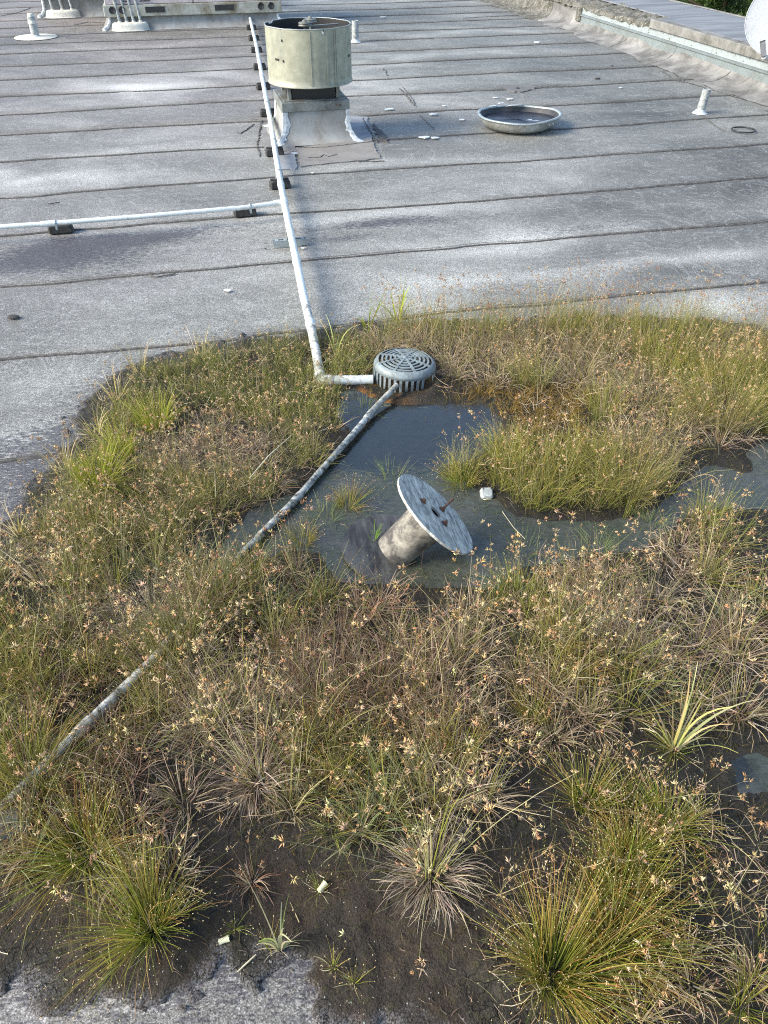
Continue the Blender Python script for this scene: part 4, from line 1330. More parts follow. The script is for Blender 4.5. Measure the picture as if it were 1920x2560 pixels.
pipe_piece([far] + MP[:8], 'pipe', M_pvc, PR, dp_)
pipe_piece(MP[7:11] + [MP[10].lerp(MP[11], .3)], 'pipe', M_pvc, PR, dp_)
pipe_piece([MP[10].lerp(MP[11], .3)] + MP[11:], 'pipe', M_pvc_d, PR, dp_)['label'] = 'speckled mossy lower end of the pipe'
for k in (2, 4, 6, 9, 11):
    d = (MP[k + 1] - MP[k - 1]).normalized()
    pipe_piece([MP[k] - d * .035, MP[k] + d * .035], 'coupling', M_pvc, PR * 1.16, dp_, sm=True)
extra = [MP[0].lerp(MP[1], .5), MP[1].lerp(MP[2], .5), MP[5].lerp(MP[6], .2), MP[7].lerp(MP[8], .5)]
d = (MP[8] - MP[6]).normalized()
pipe_piece([MP[7] - d * .045, MP[7] + d * .045], 'tee', M_pvc, PR * 1.22, dp_)
# elbow and the open end lying by the strainer
E0 = G(693, 822, .055) - O; E1 = G(806, 820, .055) - O
dd = (E1 - E0).normalized()
dm = (MP[-1] - MP[-2]).normalized()
el_c = E0 + Vector((0, 0, 0))
arc = [el_c - dm * .055, el_c - dm * .02, el_c + dm * .002 + dd * .006, el_c + dd * .024, el_c + dd * .06]
pipe_piece(arc, 'elbow', M_pvc_d, PR * 1.17, dp_)
pipe_piece([E0 + dd * .03, E1], 'outlet_pipe', M_pvc, PR * .98, dp_, hollow=.86)
# branch
B = [G(608, 437, .12) - O, G(530, 448, .12) - O, G(300, 468, .12) - O, G(105, 483, .12) - O, G(0, 490, .12) - O, G(-260, 508, .12) - O]
pipe_piece(B, 'branch_pipe', M_pvc, .0165, dp_)
db_ = (B[3] - B[2]).normalized()
pipe_piece([B[3] - db_ * .05, B[3] + db_ * .05], 'coupling', M_pvc, .0205, dp_)
pipe_piece([B[0] - db_ * .03, B[0] + db_ * .06], 'coupling', M_pvc, .0205, dp_)
pipe_piece([MP[0], MP[0] + Vector((-.02, .5, .10)), MP[0] + Vector((-.25, .9, .30)), MP[0] + Vector((-.3, .95, .7))], 'riser_pipe', M_pvc, .017, dp_)

# rubber support blocks, one copied along the pipe
GB_ = 'black rubber blocks carrying the white pipes'


def make_block():
    root = empty('pipe_support_block')
    m = MB(); m.box((0, 0, .034), (.175, .095, .068), bev=.012, taper=.93)
    m.build('block', M_rub, root)
    m = MB(); m.box((0, -.012, .071), (.15, .012, .008)); m.box((0, .012, .071), (.15, .012, .008)); m.box((0, 0, .069), (.15, .02, .004))
    m.build('top_rail', M_rub, root)
    m = MB()
    m.tube([(math.cos(a) * (PR + .003) * 1.02, 0, .12 - PR - .0 + PR + math.sin(a) * (PR + .003)) for a in [math.pi * (.0 + k / 10) for k in range(11)]], .003, 6)
    m.box((.030, 0, .095), (.004, .018, .05)); m.box((-.030, 0, .095), (.004, .018, .05))
    m.build('clamp', M_galv, root)
    return root


blk_px = [(607, 399, 'nearest block under the long pipe, just above the side branch'), (595, 329, 'second block from the front, at the corner of the fan flashing'), (582, 245, 'third block from the front, beside the fan curb'),
          (570, 188, 'fourth block, by the lower edge of the beige drum'), (560, 146, 'fifth block, left of the middle of the beige drum'), (554, 109, 'sixth block, left of the upper half of the drum'), (549, 83, 'seventh block, level with the drum rim'),
          (545, 60, 'eighth block, just beyond the drum rim'), (541, 40, 'ninth block near the far unit curb'), (538, 25, 'tenth block at the far bend of the pipe'), (534, 8, 'farthest block at the top edge of the picture')]
proto = make_block()


def copy_tree(o, parent=None):
    c = o.copy(); COL.objects.link(c); c.parent = parent
    for ch in list(o.children):
        if ch is not c: copy_tree(ch, c)
    return c


def nearest_dir(p, pts):
    best = None
    for a, b in zip(pts[:-1], pts[1:]):
        e = b - a
        t = max(0, min(1, (p - a).dot(e) / e.length_squared))
        q = a + e * t
        dist = (Vector((q.x, q.y, 0)) - Vector((p.x, p.y, 0))).length
        if best is None or dist < best[0]: best = (dist, q, e)
    return best


MW = [p + O for p in [far] + MP]
for i, (x, y, lab) in enumerate(blk_px):
    o = proto if i == 0 else copy_tree(proto)
    p = G(x, y, .03)
    dist, q, e = nearest_dir(p, MW)
    o.location = (q.x, q.y, roof_z(q.x, q.y) + .003)
    o.rotation_euler = (0, 0, TH + (.06 if i % 3 == 0 else -.04))
    tag(o, 'black rubber pipe support, ' + lab, 'pipe support', GB_)
BW = [p + O for p in B]
for (x, y, lab) in ((529, 458, 'black rubber pipe support under the side branch, right one beside the tee'), (131, 494, 'black rubber pipe support under the side branch near the left edge')):
    o = copy_tree(proto)
    for ch in list(o.children):
        if ch.name.startswith('clamp'):
            bpy.data.objects.remove(ch)
    p = G(x, y, .03)
    o.location = (p.x, p.y, roof_z(p.x, p.y) + .003)
    o.rotation_euler = (0, 0, TH + .02)
    tag(o, lab, 'pipe support', GB_)
    dist, q, e = nearest_dir(p, BW)
    m = MB()
    m.tube([Vector((0, math.cos(a) * .019, math.sin(a) * .019 + .12)) for a in [math.pi * k / 8 for k in range(9)]], .004, 6)
    m.box((0, -.019, .10), (.014, .004, .05)); m.box((0, .019, .10), (.014, .004, .04))
    c = m.build('clamp', M_galv, o)
    R = Matrix.Rotation(-o.rotation_euler.z, 4, 'Z')
    c.location = R @ (Vector((q.x, q.y, 0)) - Vector((p.x, p.y, 0)))
# slotted steel channel on wooden runners
ch = empty('slotted_channel_support', G(627, 533, 0), TH * .8)
tag(ch, 'slotted galvanised steel channel lying across under the white pipe', 'pipe support')
m = MB(); m.box((0, -.018, .032), (.235, .004, .040)); m.box((0, .018, .032), (.235, .004, .040)); m.box((0, 0, .014), (.235, .036, .004))
m.build('channel', M_galv, ch)
m = MB()
for k in range(4): m.box((-.092 + k * .061, -.0, .052), (.022, .04, .004))
for s in (-1, 1): m.box((0, s * .0165, .0525), (.235, .009, .004))
m.build('channel_lip', M_galv, ch)
MB().box((0, 0, .085), (.05, .04, .064), bev=.004).build('spacer', M_galvd, ch)
MB().box((-.02, -.0, .008), (.20, .06, .008), bev=.002).build('base_pad', M_galvd, ch)

# blackened thin pipe from the strainer to the lower left
PT = [(857, 832, .085), (835, 855, .072), (803, 888, .06), (797, 897, .058), (745, 958, .055), (690, 1020, .05), (640, 1078, .05), (560, 1158, .05), (490, 1232, .05), (330, 1425, .07), (240, 1512, .075), (180, 1570, .075), (60, 1690, .07), (-10, 1758, .06), (-120, 1870, .05)]
gp = empty('blackened_drain_pipe', G(797, 897, 0))
tag(gp, 'thin plastic pipe blackened with algae running from the strainer to the lower left corner', 'pipe')
O2 = gp.location.copy()
W = [G(*p) - O2 for p in PT]
GRD = .0138
pipe_piece(W[:3], 'pipe', M_cut, GRD * .97, gp)['label'] = 'pale short end pushed into the strainer'
pipe_piece(W[3:9], 'pipe', M_pvc_b, GRD, gp)['label'] = 'blackened middle length'
pipe_piece(W[8:], 'pipe', M_pvc_d, GRD * 1.05, gp)['label'] = 'white speckled near length'
for k, mt in ((3, M_pvc_b), (6, M_pvc_b), (11, M_pvc_d)):
    d = (W[k + 1] - W[k - 1]).normalized()
    pipe_piece([W[k] - d * .03, W[k] + d * .03], 'coupling', mt, GRD * 1.22, gp)
p = G(4, 1815, 0)
ts = empty('grey_plastic_block', (p.x, p.y, .03), .5)
tag(ts, 'dark grey plastic block under the pipe at the left edge', 'block')
MB().box((0, 0, .015), (.16, .09, .05), bev=.01, taper=.92).build('body', flat('grey_block', (.09, .10, .12), .5), ts)
MB().box((0, 0, .043), (.13, .03, .008), bev=.002).build('top_rib', M_greyst, ts)

# ------------------------------------------------------------------ strainer
sc_ = G(873, 778, .13)
st = empty('drain_strainer', (sc_.x, sc_.y, .02))
st.rotation_euler = (math.radians(-1.5), math.radians(3), math.radians(8))
tag(st, 'round blue grey roof drain strainer with concentric slots in its top', 'drain strainer')
R1 = .160
bars = 34
hz_t = .108
# dished outer rim
MB().lathe([(.135, hz_t + .003), (.142, hz_t + .001), (.150, hz_t - .006), (.157, hz_t - .018), (.160, hz_t - .036), (.154, hz_t - .036), (.150, hz_t - .018), (.144, hz_t - .008), (.135, hz_t - .005), (.135, hz_t + .003)], 72).build('rim', M_blue, st)
for k in range(bars):
    a = 2 * math.pi * k / bars
    if 5.30 < a < 5.62: continue               # broken away by the sprout
    m = MB()
    M_ = Matrix.Rotation(a, 4, 'Z')
    w = .0056
    m.add([(.1575, -w, 0), (.1575, w, 0), (.152, w * .9, 0), (.152, -w * .9, 0), (.1598, -w * 1.25, hz_t - .034), (.1598, w * 1.25, hz_t - .034), (.154, w * 1.15, hz_t - .034), (.154, -w * 1.15, hz_t - .034)],
          [(3, 2, 1, 0), (4, 5, 6, 7), (0, 1, 5, 4), (1, 2, 6, 5), (2, 3, 7, 6), (3, 0, 4, 7)], False, M_)
    m.build('slot_bar', M_blue, st)
for k, rr in enumerate((.028, .051, .074, .096, .117)):
    zt = hz_t + .016 - .88 * rr * rr
    MB().lathe([(rr - .0046, zt - .006), (rr - .0046, zt), (rr + .0046, zt), (rr + .0046, zt - .006), (rr - .0046, zt - .006)], 56, sm=False).build('top_ring', M_blue, st)
for k in range(8):
    a = math.radians(12 + k * 45)
    M_ = Matrix.Rotation(a, 4, 'Z')
    m = MB(); vv = []; ff = []
    rs_ = [.006, .035, .065, .095, .120, .139]
    for q, r0 in enumerate(rs_):
        z = hz_t + .0175 - .88 * r0 * r0; w = .0045 + .010 * r0
        vv += [(r0, -w, z), (r0, w, z), (r0, w, z - .008), (r0, -w, z - .008)]
        if q:
            b = q * 4
            for j in range(4): ff.append((b - 4 + j, b - 4 + (j + 1) % 4, b + (j + 1) % 4, b + j))
    ff += [(0, 3, 2, 1), (20, 21, 22, 23)]
    m.add(vv, [tuple(reversed(f)) for f in ff], False, M_)
    m.build('spoke', M_blue, st)
MB().lathe([(0, hz_t + .021), (.010, hz_t + .0195), (.014, hz_t + .014), (.014, hz_t + .006), (0, hz_t + .006)], 20).build('hub', M_blue, st)
MB().lathe([(.150, .004), (.163, .004), (.166, .0), (.166, -.012), (.150, -.012), (.150, .004)], 60).build('foot_ring', M_blue, st)
MB().lathe([(0.0, -.008), (.09, -.008), (.15, -.002)], 40).build('sump', M_drumin, st)

# ------------------------------------------------------------------ cable spool
nrm = Vector((.677, .12, .727)).normalized()
Rm = nrm.to_track_quat('Z', 'Y').to_matrix().to_4x4()
FR = .187; SL = .212
base_z = .062
topc = G(938, 1112, base_z + SL * nrm.z)
b0 = topc - nrm * SL
spn = empty('cable_spool', b0)
spn.rotation_euler = nrm.to_track_quat('Z', 'Y').to_euler()
tag(spn, 'broken wooden cable spool tipped over in the pond', 'cable spool')
inv = Rm.inverted()


def disc(name, r, z, th, mat, holes=(), n=72, seed=0):
    """a plywood flange with a thin chipped edge; the holes go through"""
    rr = random.Random(seed)
    rim = [(r * (1 + rr.uniform(-.006, .004)) * math.cos(2 * math.pi * k / n), r * (1 + rr.uniform(-.004, .004)) * math.sin(2 * math.pi * k / n)) for k in range(n)]
    from mathutils.geometry import delaunay_2d_cdt
    pts = [Vector(p) for p in rim]; edges = [(k, (k + 1) % n) for k in range(n)]
    hidx = []
    for (cx_, cy_, rx, ry, ang) in holes:
        s = len(pts); hn = 14
        for k in range(hn):
            a = 2 * math.pi * k / hn
            u, v = rx * math.cos(a), ry * math.sin(a)
            pts.append(Vector((cx_ + u * math.cos(ang) - v * math.sin(ang), cy_ + u * math.sin(ang) + v * math.cos(ang))))
        edges += [(s + k, s + (k + 1) % hn) for k in range(hn)]
        hidx.append((s, hn))
    ov, oe, of, *_ = delaunay_2d_cdt(pts, edges, [], 1, 1e-6)
    def inhole(c):
        for (cx_, cy_, rx, ry, ang) in holes:
            dx, dy = c.x - cx_, c.y - cy_
            u = dx * math.cos(-ang) - dy * math.sin(-ang); v = dx * math.sin(-ang) + dy * math.cos(-ang)
            if (u / rx) ** 2 + (v / ry) ** 2 < .93: return True
        return False
    fs = [f for f in of if not inhole(sum((ov[i] for i in f), Vector((0, 0))) / len(f))]
    m = MB(); nv = len(ov)
    vv = [(p.x, p.y, z + th) for p in ov] + [(p.x, p.y, z) for p in ov]
    ff = [tuple(f) for f in fs] + [tuple(i + nv for i in reversed(f)) for f in fs]
    for k in range(n): ff.append((nv + k, nv + (k + 1) % n, (k + 1) % n, k))
    for s, hn in hidx:
        for k in range(hn): ff.append((s + k, s + (k + 1) % hn, nv + s + (k + 1) % hn, nv + s + k))
    m.add(vv, ff)
    return m


def topxy(px, py):
    """where the ray through a photo point meets the top face, in spool coordinates"""
    q = G(px, py, 0); c = Vector((0, 0, H)); d = (q - c)
    t = (topc + nrm * .012 - c).dot(nrm) / d.dot(nrm)
    l = inv @ (c + d * t - b0)
    return l.x, l.y


c5 = lambda x, y: ((820 + x * .2652) / K, (1160 + y * .2652) / K)
hx0, hy0 = topxy(*c5(1018, 452))
sx0, sy0 = topxy(*c5(935, 316))
vdir = Vector(topxy(*c5(968, 355))) - Vector(topxy(*c5(905, 278)))
disc('f', FR, SL + .002, .009, None, [(hx0, hy0, .027, .024, 0), (sx0, sy0, vdir.length * .5, .006, math.atan2(vdir.y, vdir.x))], seed=2).build('top_flange', M_spoolt, spn)
bfc = G(*[v for v in ((820 + 585 * .2652) / K, (1160 + 800 * .2652) / K)], .028)
bf = disc('f', FR * .99, 0, .010, None, [], seed=3)
Mb = inv @ Matrix.Translation(bfc - b0) @ Matrix.Rotation(math.radians(2.5), 4, 'X') @ Matrix.Rotation(math.radians(5.5), 4, 'Y')
bf.v = [tuple(Mb @ Vector(p)) for p in bf.v]
bf.build('bottom_flange', M_spoolb, spn)['label'] = 'dark lower disc lying flat in the water'
print('SPOOL b0', PXY(b0.x, b0.y, b0.z), 'want', (820 + 610 * .2652) / K, (1160 + 800 * .2652) / K)
MB().lathe([(.070, -.012), (.073, .02), (.077, .10), (.085, SL - .002)], 40).build('core', M_spoolc, spn)
MB().lathe([(.048, SL - .10), (.048, SL - .003)], 24).build('core_liner', M_drumin, spn)
for (x, y), kind in (((895, 352), 0), ((1075, 430), 1), ((1098, 562), 2)):
    bx, by = topxy(*c5(x, y))
    bo = MB()
    zz = SL + .011
    bo.lathe([(0.0, .001), (.013, .001), (.0135, .0035), (.0, .005)], 16, Matrix.Translation((bx, by, zz)), sm=False)
    bo.lathe([(0, .014), (.0065, .013), (.0075, .009), (.0075, .003)], 6, Matrix.Translation((bx, by, zz)), sm=False)
    if kind == 1:
        # long bent bolt sticking up from the disc
        e = G(*c5(1178, 330), 0); c = Vector((0, 0, H)); d = (e - c)
        tgt = topc + nrm * .062
        t = (tgt - c).dot(nrm) / d.dot(nrm)
        q1 = inv @ (c + d * t - b0)
        bo.tube([(bx, by, zz), tuple(Vector((bx, by, zz)).lerp(q1, .95))], .0042, 10)
        bo.tube([tuple(Vector((bx, by, zz)).lerp(q1, .90)), tuple(q1)], .0052, 10)
    if kind == 2:
        bo.tube([(bx, by, zz), (bx + .002, by + .004, zz + .018)], .004, 8)
    bo.build('rusty_bolt', M_rust, spn)
# cracks in the ply: thin dark grooves standing just proud as splinters
r_ = random.Random(5)
for (xa, ya, xb, yb) in ((850, 265, 880, 312), (1010, 310, 1060, 400), (1120, 440, 1180, 520), (700, 150, 730, 180)):
    a = Vector((*topxy(*c5(xa, ya)), SL + .0112)); b = Vector((*topxy(*c5(xb, yb)), SL + .0112))
    n_ = 6; pts = [a.lerp(b, k / n_) + Vector((r_.uniform(-1, 1), r_.uniform(-1, 1), 0)) * .0015 for k in range(n_ + 1)]
    MB().tube(pts, [.0004 + .0012 * math.sin(math.pi * k / n_) for k in range(n_ + 1)], 6).build('split', M_spoolb, spn)

# small plastic box
p = G(1050, 1068, WZ)
pb = empty('plastic_box', (p.x, p.y, WZ - .006), .08)
pb.rotation_euler = (math.radians(28), 0, .08)
tag(pb, 'small dirty white plastic box lying in the pond right of the spool', 'box')
MB().box((0, 0, .018), (.052, .05, .034), bev=.006, taper=.94).build('case', M_white, pb)
m = MB()
ring = [(.019 * math.cos(a), 0, .008 * math.sin(a)) for a in [2 * math.pi * k / 20 for k in range(20)]]
m.tube([(x * 1.0 + 0, -.0265, z + .016) for x, _, z in ring] + [(ring[0][0], -.0265, ring[0][2] + .016)], .0018, 6)
m.build('socket_rim', M_cream, pb)
for s in (-1, 1): MB().lathe([(0, .004), (.0035, .003), (.0035, 0)], 10, Matrix.Translation((s * .016, .016, .035))).build('stud', M_greyst, pb)

# debris on mud
for px, py, rz, lab, L in ((697, 1924, .9, 'short cream plastic plug lying on the bare mud near the bottom', .026), (483, 2028, .35, 'cream stub half sunk in mud left of the forked shoot', .026)):
    p = G(px, py, .02); z = float(mud_z([p.x], [p.y])[0])
    o = MB().tube([(-L / 2, 0, .006), (0, 0, .0065), (L / 2, 0, .008)], [.007, .0066, .0085], 14, hollow=.6).build('plastic_plug', M_cream)
    o.location = (p.x, p.y, z); o.rotation_euler = (0, 0, rz)
    tag(o, lab, 'plug')
def stick(pts, r, name, lab, cat, mat):
    P = [G(*p) for p in pts]
    o = MB().tube([q - P[0] for q in P], r, 8).build(name, mat, None)
    o.location = P[0]
    tag(o, lab, cat)
M_straw = flat('straw', (.50, .46, .32), .7)
stick([(512, 2100, .014), (528, 2085, .018), (553, 2062, .02)], [.0012, .0022, .0016], 'straw_stalk', 'pale straw stalk lying over the mud edge at the bottom', 'straw', M_straw)
stick([(540, 1032, .15), (580, 985, .16), (632, 938, .15)], [.002, .0028, .001], 'straw_stalk', 'long pale straw leaf lying over the growth left of the pond', 'straw', M_straw)
stick([(1085, 1105, .034), (1110, 1140, .034), (1135, 1165, .034)], [.0015, .002, .0015], 'straw_stalk', 'thin straw floating right of the spool disc', 'straw', M_straw)
stick([(870, 2000, .02), (915, 1975, .03), (960, 1965, .04)], [.0025, .003, .0025], 'twig', 'dark twig on the mud left of the largest rush tuft', 'twig', M_stone)

# ------------------------------------------------------------------ exhaust fan
fc = G(789 / K, 274 / K, .29)
s_f, t_f = toST(fc)
fbase = ST(s_f, t_f + .30, 0)
fan = empty('exhaust_fan', fbase, TH)
tag(fan, 'rooftop exhaust fan with an open beige drum on a flashed curb', 'exhaust fan')
prof = [(.44, .010), (.40, .022), (.365, .05), (.335, .10), (.318, .17), (.312, .285)]
for k, nm in enumerate(('front', 'right', 'back', 'left')):
    M_ = Matrix.Rotation(math.pi / 2 * k, 4, 'Z')
    vv = []; ff = []
    cols_ = 9
    for (hw, z) in prof:
        for c in range(cols_):
            x = -hw + 2 * hw * c / (cols_ - 1)
            vv.append((x, -hw + .006 * math.sin(c * 1.7 + z * 20), z))
    for i in range(len(prof) - 1):
        for c in range(cols_ - 1): ff.append((i * cols_ + c, i * cols_ + c + 1, (i + 1) * cols_ + c + 1, (i + 1) * cols_ + c))
    MB().add(vv, ff, True, M_).build('curb_flashing', M_skirt, fan)
r_ = random.Random(11)
for k in range(4):                    # brushed sealant on the corners
    M_ = Matrix.Rotation(math.pi / 2 * k, 4, 'Z')
    for j in range(2):
        vv = []; ff = []
        ppf = []
        for a, b in zip(prof[:-1], prof[1:]):
            for f in (0, .33, .66): ppf.append((a[0] * (1 - f) + b[0] * f, a[1] * (1 - f) + b[1] * f))
        ppf.append(prof[-1])
        for i, (hw, z) in enumerate(ppf):
            w = (.075 - .03 * i / len(ppf)) * r_.uniform(.6, 1.25)
            o_ = .009 + r_.uniform(0, .004)
            vv += [(-hw + w, -hw - o_ * .4, z + .001), (-hw + w * .4, -hw - o_, z + .002), (-hw - o_, -hw - o_, z + .002), (-hw - o_, -hw + w * .4, z + .002), (-hw - o_ * .4, -hw + w * r_.uniform(.6, 1), z + .001)]
            if i:
                b_ = i * 5
                for q in range(4): ff.append((b_ - 5 + q + 1, b_ - 5 + q, b_ + q, b_ + q + 1))
        if j == 0: MB().add(vv, ff, False, M_).build('sealant', M_seal, fan)
m = MB(); m.box((0, 0, .325), (.66, .66, .085), bev=.006); m.build('curb_cap', M_galvd, fan)
m = MB(); m.box((0, 0, .3665 + .004), (.60, .60, .006)); m.build('cap_top', M_galvd, fan)
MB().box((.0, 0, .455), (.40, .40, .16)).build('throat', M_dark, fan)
for sx in (-1, 1):
    for sy in (-1, 1):
        MB().box((sx * .235, sy * .235, .45), (.035, .035, .16), bev=.004).build('corner_post', M_galvd, fan)
for k in range(4):
    M_ = Matrix.Rotation(math.pi / 2 * k, 4, 'Z')
    MB().add([(-.21, -.232, .375), (.21, -.232, .375), (.21, -.236, .52), (-.21, -.236, .52)], [(0, 1, 2, 3)], False, M_).build('side_panel', M_dark, fan)
for x in (.20, .235): MB().lathe([(0, .004), (.008, .003), (.009, 0)], 8, Matrix.Translation((x, -.331, .325)) @ Matrix.Rotation(math.pi / 2, 4, 'X')).build('screw', M_rust, fan)
# drum: placed over the curb
dc = G(769 / K, 58 / K, .97)
dl = Matrix.Rotation(-TH, 4, 'Z') @ (Vector((dc.x, dc.y, 0)) - Vector((fbase.x, fbase.y, 0)))
dl = Vector((dl.x, dl.y, 0))
DR = .398; z0, z1 = .498, .965
mt = Matrix.Translation(dl)
r_ = random.Random(3)
nn = 96


def drum_shell():
    m = MB(); vv = []; ff = []
    seams_a = [math.radians(a) for a in (-86, -58, -48, 20, 110, 200)]
    zs = [z0, z0 + .004, z0 + .012, z0 + .016] + [z0 + .016 + (z1 - z0 - .016) * k / 10 for k in range(1, 11)]
    for side in (0, 1):
        for zi, z in enumerate(zs):
            for k in range(nn):
                a = 2 * math.pi * k / nn - TH
                r = DR + .003 * math.sin(2 * a + z * 3) + .0008 * math.sin(7 * a)
                if zi in (0, 1, 2): r += .007
                zz = z
                if zi == len(zs) - 1: zz += .002 * math.sin(9 * a) * math.sin(2 * a + 1) + r_.uniform(-.001, .001)
                if zi == len(zs) - 1 and abs(((a - math.radians(143) + math.pi) % (2 * math.pi)) - math.pi) < .09: zz -= .018
                if side: r -= .005
                vv.append((r * math.cos(a), r * math.sin(a), zz))
    L_ = len(zs) * nn
    for i in range(len(zs) - 1):
        for k in range(nn):
            j = (k + 1) % nn
            ff.append((i * nn + k, i * nn + j, (i + 1) * nn + j, (i + 1) * nn + k))
    m.add(vv[:L_], ff, True, mt)
    return m, vv, ff, L_


m, vv, ff, L_ = drum_shell()
m.build('drum', M_drum, fan)
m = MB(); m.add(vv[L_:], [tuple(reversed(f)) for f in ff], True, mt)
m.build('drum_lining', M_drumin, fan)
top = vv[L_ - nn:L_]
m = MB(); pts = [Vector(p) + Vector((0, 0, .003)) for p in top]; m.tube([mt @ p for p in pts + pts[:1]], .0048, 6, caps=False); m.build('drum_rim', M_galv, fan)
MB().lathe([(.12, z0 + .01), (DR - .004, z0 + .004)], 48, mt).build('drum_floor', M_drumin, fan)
for a in (-84, -61, -49, -46):
    a = math.radians(a) - TH
    q = Vector((math.cos(a), math.sin(a), 0)) * (DR + .003)
    MB().box((0, 0, (z0 + z1) / 2 + .006), (.004, .016, z1 - z0 - .03), M=mt @ Matrix.Translation(q) @ Matrix.Rotation(a, 4, 'Z')).build('drum_seam', M_drum, fan)
def on_drum(px, py):
    """angle and height of a photo point on the drum wall"""
    c = fbase + (Matrix.Rotation(TH, 4, 'Z') @ dl)
    o = Vector((0, 0, H)); g = G(px, py, 0); d = (g - o).normalized()
    ox, oy = o.x - c.x, o.y - c.y
    A = d.x ** 2 + d.y ** 2; B2 = 2 * (ox * d.x + oy * d.y); C2 = ox * ox + oy * oy - (DR + .003) ** 2
    disc_ = B2 * B2 - 4 * A * C2
    if disc_ < 0: return None
    t = (-B2 - math.sqrt(disc_)) / (2 * A)
    q = o + d * t
    return math.atan2(q.y - c.y, q.x - c.x) - TH, q.z
c3 = lambda x, y: ((600 + x * .217) / K, (y * .217) / K)
for (x, y, w, h, nm, mt_) in ((425, 685, .052, .016, 'slot', M_dark), (478, 468, .012, .020, 'hole', M_dark), (498, 705, .014, .020, 'hole', M_dark), (958, 352, .012, .018, 'hole', M_dark), (955, 375, .018, .030, 'paint_scar', M_seal), (1255, 640, .05, .018, 'slot', M_dark)):
    r = on_drum(*c3(x, y))
    if not r: continue
    a, z = r
    q = Vector((math.cos(a), math.sin(a), 0)) * (DR + .0045 if nm != 'paint_scar' else DR + .003)
    MB().box((0, 0, z), (.005, w, h), M=mt @ Matrix.Translation(q) @ Matrix.Rotation(a, 4, 'Z') @ Matrix.Rotation(0, 4, 'X'), bev=.002).build(nm, mt_, fan)
# motor pulleys and bar inside the mouth
for (x, y, r, z, nm) in ((-.03, -.02, .062, .975, 'pulley'), (.045, .12, .060, .985, 'pulley')):
    M_ = mt @ Matrix.Translation((x, y, 0))
    MB().lathe([(0, z + .022), (r * .35, z + .022), (r * .40, z + .006), (r * .9, z + .006), (r, z), (r * .72, z - .008), (r, z - .016), (r, z - .022), (0, z - .022)], 24, M_).build(nm, M_galvd, fan)
    MB().tube([M_ @ Vector((0, 0, z - .30)), M_ @ Vector((0, 0, z + .028))], .012, 10).build('shaft', M_galvd, fan)
MB().box((0, 0, .945), (.28, .03, .012), M=mt @ Matrix.Translation((.17, .05, 0)) @ Matrix.Rotation(.25, 4, 'Z')).build('bracket_bar', M_galvd, fan)
MB().box((0.02, .06, .80), (.13, .13, .18), M=mt, bev=.02).build('motor', M_drumin, fan)
for k in range(3):
    MB().box((0, 0, .70), (.74, .03, .02), M=mt @ Matrix.Rotation(math.pi / 3 * k, 4, 'Z')).build('strut', M_drumin, fan)

# ------------------------------------------------------------------ metal pan with water
pc = G(1122, 272, .03)
pan = empty('metal_pan', (pc.x, pc.y + .06, .008), .1)
tag(pan, 'wide shallow metal pan holding dark rainwater on the roof', 'pan')
PRr = .425
def wob(prof, n, mat, name, M=None, sy=1.0):
    m = MB(); vv = []; ff = []
    for r, z in prof:
        for k in range(n):
            a = 2 * math.pi * k / n
            q = 1 + .025 * math.sin(2 * a + .6) + .012 * math.sin(3 * a)
            zz = z + (.006 * math.sin(2 * a + 2.4) + .003 * math.sin(5 * a)) * (z / .13)
            vv.append((r * q * math.cos(a), r * q * math.sin(a) * sy, zz))
    for i in range(len(prof) - 1):
        for k in range(n):
            j = (k + 1) % n
            ff.append((i * n + k, i * n + j, (i + 1) * n + j, (i + 1) * n + k))
    return m.add(vv, ff, True).build(name, mat, pan)
wob([(.0, .0), (.25, .0), (.33, .012), (.385, .045), (.410, .090), (.416, .118)], 72, M_panm, 'bowl')
wob([(.405, .118), (.400, .09), (.375, .05), (.325, .022), (.24, .012), (0, .012)], 72, M_panin, 'bowl_inside')
wob([(.403, .116), (.405, .128), (.418, .131), (.431, .126), (.430, .114), (.416, .112)], 72, M_galv, 'rim')
mw, nt, b = new_mat('rain_water')
nt.links.new(ramp(nt, noise(nt, 4, 5, .6, coord(nt), 1.0), [(.4, (.014, .018, .028)), (.65, (.03, .035, .05))]), b.inputs['Base Color'])
b.inputs['Roughness'].default_value = .28; b.inputs['Specular IOR Level'].default_value = .08
wob([(.385, .070), (.2, .070), (0, .070)], 60, mw, 'water')
r_ = random.Random(4)
def flake(parent, x, y, z, sx, sy, rz, name='paint_flake', mat=M_seal, th=.003, n=9, tilt=0):
    ring = []
    for k in range(n):
        a = 2 * math.pi * k / n
        q = r_.uniform(.65, 1.15)
        ring.append((sx * q * math.cos(a), sy * q * math.sin(a)))
    m = MB(); vv = [(a, b_, th) for a, b_ in ring] + [(a, b_, 0) for a, b_ in ring]
    m.add(vv, [tuple(range(n)), tuple(reversed(range(n, 2 * n)))] + [(n + k, n + (k + 1) % n, (k + 1) % n, k) for k in range(n)])
    o = m.build(name, mat, parent); o.location = (x, y, z); o.rotation_euler = (tilt, tilt * .5, rz)
    return o
Mlip = flat('pale_blue_grey', (.42, .46, .52), .4)
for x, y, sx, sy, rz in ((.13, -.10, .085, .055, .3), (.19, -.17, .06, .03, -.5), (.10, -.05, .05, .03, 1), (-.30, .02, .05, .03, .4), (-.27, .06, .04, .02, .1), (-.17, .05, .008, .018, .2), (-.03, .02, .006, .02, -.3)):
    flake(pan, x * .95, y * .95, .0708, sx, sy, rz, 'pale_film', Mlip, .0012)  # flat pale blue-grey patches laid on the water
flake(pan, .03, .365, .128, .10, .028, .0, 'paint_flake', M_seal, .006, tilt=-.2)
flake(pan, -.20, .35, .128, .05, .018, .35, 'paint_flake', M_seal, .006)
